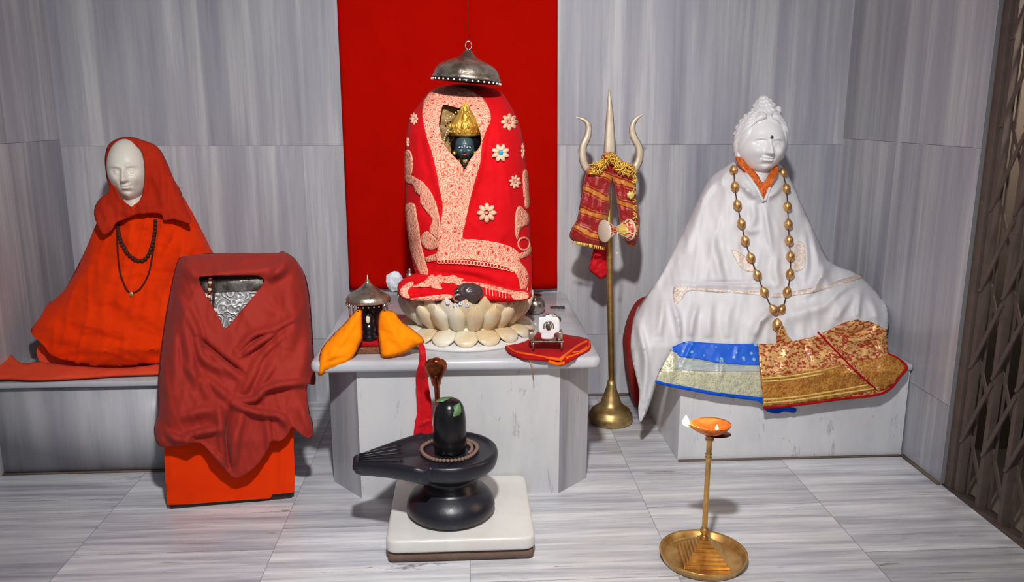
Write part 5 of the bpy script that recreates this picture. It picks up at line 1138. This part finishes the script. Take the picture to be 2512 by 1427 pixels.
MB().add(tube(on(rss, [(1873, 1000), (1947, 994), (2050, 980), (2165, 964), (2209, 922), (2224, 900), (2203, 879), (2178, 868)], 0.003), 0.005, 8)).mk('red_piping', 'redcloth', o)
MB().add(tube(on(rss, [(2006, 814), (2070, 880), (2110, 920), (2147, 952)], 0.004), 0.0035, 8)).mk('red_piping', 'redcloth', o)
relief('tucked_point', [(1905, 845), (1908, 815), (1920, 798), (1932, 822), (1944, 840), (1925, 850)], surface(2.972, wr=(0.003, 10, 10)), 'brocade', o, step=4, thick=0.006)
# red bolster cloth behind
bo = [(1594, 726), (1568, 742), (1548, 778), (1536, 818), (1533, 850), (1538, 900), (1546, 945), (1556, 990), (1572, 992), (1590, 900), (1620, 780), (1625, 730)]
o = relief('red_seat_cover', bo, surface(3.46, 0.05, 40, bo, wr=(0.006, 30, 60)), fabric('brick_red_cotton', srgb(150, 52, 42), srgb(158, 26, 26), 0.85), None, step=6, back=3.60, base=P(1560, 860, 3.5))
tag(o, 'brick red cloth showing behind the left edge of the white shawl', 'cloth')

# ---------------------------------------------------------------- oil lamp on tray
lx, ly = 0.715, 2.235
o = mk('brass_tray', *lathe([(0.0, 0.0), (0.112, 0.0), (0.124, 0.004), (0.130, 0.020), (0.1335, 0.026), (0.1335, 0.029), (0.127, 0.027), (0.120, 0.010), (0.112, 0.006), (0.0, 0.006)], (lx, ly, 0), 80), 'brass', None, base=(lx, ly, 0))
tag(o, 'round rimmed brass tray on the floor under the oil lamp', 'tray')
la = thing('oil_lamp', (lx, ly, 0.006), 'brass pedestal oil lamp with stepped square foot and a lit wick', 'lamp')
mb = MB(); Rz = Matrix.Rotation(-0.10, 3, 'Z'); cz = Vector((lx, ly, 0))
for k in range(7):
    h0 = 0.0062 + 0.0095 * k; s = 0.068 - 0.0084 * k; v, f = box(-s, s, -s, s, h0, h0 + 0.0095); v = [Rz @ Vector(p) + cz for p in v]; mb.add((v, f))
bevel(mb.mk('stepped_foot', 'brass', la, smooth=False), 0.0012, 2)
zt = 0.402
mk('stem', *lathe([(0.012, 0.072), (0.014, 0.078), (0.009, 0.083), (0.007, 0.088), (0.013, 0.094), (0.015, 0.100), (0.012, 0.106), (0.008, 0.112), (0.0085, 0.118), (0.0075, 0.32), (0.0085, 0.335), (0.0105, 0.339), (0.007, 0.343), (0.0105, 0.348), (0.008, 0.353), (0.008, 0.388), (0.012, 0.392), (0.013, 0.398), (0.010, 0.403), (0.014, 0.408)], (lx, ly, 0), 28), 'brass', la)
# leaf-shaped bowl
def bowl():
    v = []; f = []; n = 48; c = Vector((lx + 0.006, ly, 0.408))
    lay = [(0.18, 0.0), (0.55, 0.008), (0.82, 0.020), (1.0, 0.034), (1.0, 0.037), (0.92, 0.034), (0.76, 0.024), (0.45, 0.016), (0.05, 0.014)]
    for s, z in lay:
        for k in range(n):
            a = 2 * PI * k / n; r = 0.055 * s; ext = max(0, -math.cos(a)) ** 9 * 0.020 * s; x = r * math.cos(a) - ext; y = r * math.sin(a) * (0.95)
            v.append(c + Vector((x, y, z + 0.004 * max(0, -math.cos(a)) ** 9 * s)))
    for i in range(len(lay) - 1):
        for k in range(n): k2 = (k + 1) % n; f.append((i * n + k, i * n + k2, (i + 1) * n + k2, (i + 1) * n + k))
    f.append(tuple(range(n))); f.append(tuple((len(lay) - 1) * n + k for k in range(n))); return v, f
mk('bowl', *bowl(), metal('flame_lit_brass', srgb(240, 150, 70), 0.35, srgb(200, 100, 40), 50, 0.1, metallic=0.6), la)  # orange glow of the flame painted into the bowl's brass colour
mk('drip_leaf', *ball((lx + 0.024, ly, 0.411), (0.040, 0.030, 0.0035), 24, 8), 'copper', la)
fx = P(1684, 1046, ly); MB().add(tube([fx + Vector((0.03, 0, -0.006)), fx], 0.0022, 8)).mk('wick', 'drumskin', la)
def flame_at(c, h, r): return lathe([(0, 0), (r * 0.7, h * 0.12), (r, h * 0.3), (r * 0.75, h * 0.55), (r * 0.3, h * 0.82), (0, h)], c, 16)
mk('flame', *flame_at(P(1682, 1044, ly), 0.034, 0.0115), 'flame', la); mk('flame', *flame_at(Vector((lx + 0.020, ly, 0.424)), 0.018, 0.005), 'flame', la)
pl = bpy.data.lights.new('flame_light', 'POINT'); pl.energy = 2.2; pl.color = (1, 0.62, 0.35); pl.shadow_soft_size = 0.012
po = bpy.data.objects.new('flame_light', pl); col.objects.link(po); po.location = P(1682, 1028, ly) + Vector((0, 0, 0.018))
q = P(1770, 1447, 1.95)
o = mk('brass_plate', *lathe([(0, 0.0), (0.095, 0.0), (0.104, 0.010), (0.106, 0.010), (0.096, -0.0), (0.0, 0.003)], (0.70, 1.952, 0), 56), 'brass', None, base=(0.70, 1.952, 0))
tag(o, 'small brass plate at the bottom edge of the view below the oil lamp', 'plate')

# ---------------------------------------------------------------- folding gate
gt = thing('folding_gate', (XR + 0.04, 2.2, 0), 'brown folding iron lattice gate at the right side of the room', 'gate')
gx = XR + 0.035; gy0 = 2.655; dy = 0.122; nb = 10; gh = 2.4
mk('floor_track', *box(gx - 0.028, gx + 0.028, gy0 - nb * dy, gy0 + 0.035, -0.003, 0.006), 'iron', gt)
bevel(mk('end_post', *box(gx - 0.022, gx + 0.012, gy0 - 0.004, gy0 + 0.032, 0.004, gh), 'iron', gt), 0.002)
for k in range(nb):
    y = gy0 - 0.03 - k * dy
    mb = MB(); mb.add(box(gx - 0.016, gx - 0.011, y - 0.010, y + 0.010, 0.006, gh)); mb.add(box(gx - 0.011, gx + 0.010, y - 0.010, y - 0.006, 0.006, gh)); mb.add(box(gx - 0.011, gx + 0.010, y + 0.006, y + 0.010, 0.006, gh)); mb.mk('upright_channel', 'iron', gt, smooth=False)
    mb = MB(); mb.add(box(gx + 0.012, gx + 0.016, y - 0.026, y - 0.016, 0.006, gh)); mb.mk('rear_upright', 'iron', gt, smooth=False)
def flat(y0, z0, y1, z1, x, wd=0.0075, th=0.0025):
    a = Vector((x, y0, z0)); b_ = Vector((x, y1, z1)); d = (b_ - a).normalized(); u = Vector((1, 0, 0)).cross(d) * wd; t_ = Vector((th, 0, 0))
    v = [a - u - t_, a + u - t_, a + u + t_, a - u + t_, b_ - u - t_, b_ + u - t_, b_ + u + t_, b_ - u + t_]
    return v, [(0, 1, 2, 3), (4, 7, 6, 5), (0, 4, 5, 1), (1, 5, 6, 2), (2, 6, 7, 3), (3, 7, 4, 0)]
for k in range(nb - 1):
    y0 = gy0 - 0.03 - k * dy; y1 = y0 - dy
    for j in range(8):
        z0 = 0.20 + 0.275 * j
        MB().add(flat(y0, z0, y1, z0 + 0.255, gx - 0.0195)).mk('lattice_bar', 'iron', gt, smooth=False)
        MB().add(flat(y0, z0 + 0.02, y1, z0 - 0.20, gx + 0.0135)).mk('lattice_bar', 'iron', gt, smooth=False)
bead_row([Vector((gx - 0.023, gy0 - 0.03 - k * dy, 0.20 + 0.275 * j)) for k in range(nb) for j in range(8)], lambda: ball((0, 0, 0), (0.003, 0.005, 0.005), 8, 6), gt, 'iron', 'rivet')
# unseen fill lamp, added to brighten the wall beyond the gate
pl = bpy.data.lights.new('passage_fill', 'POINT'); pl.energy = 30; pl.color = (1, 0.93, 0.86); pl.shadow_soft_size = 0.1
po = bpy.data.objects.new('passage_fill', pl); col.objects.link(po); po.location = (2.1, 2.1, 1.9)
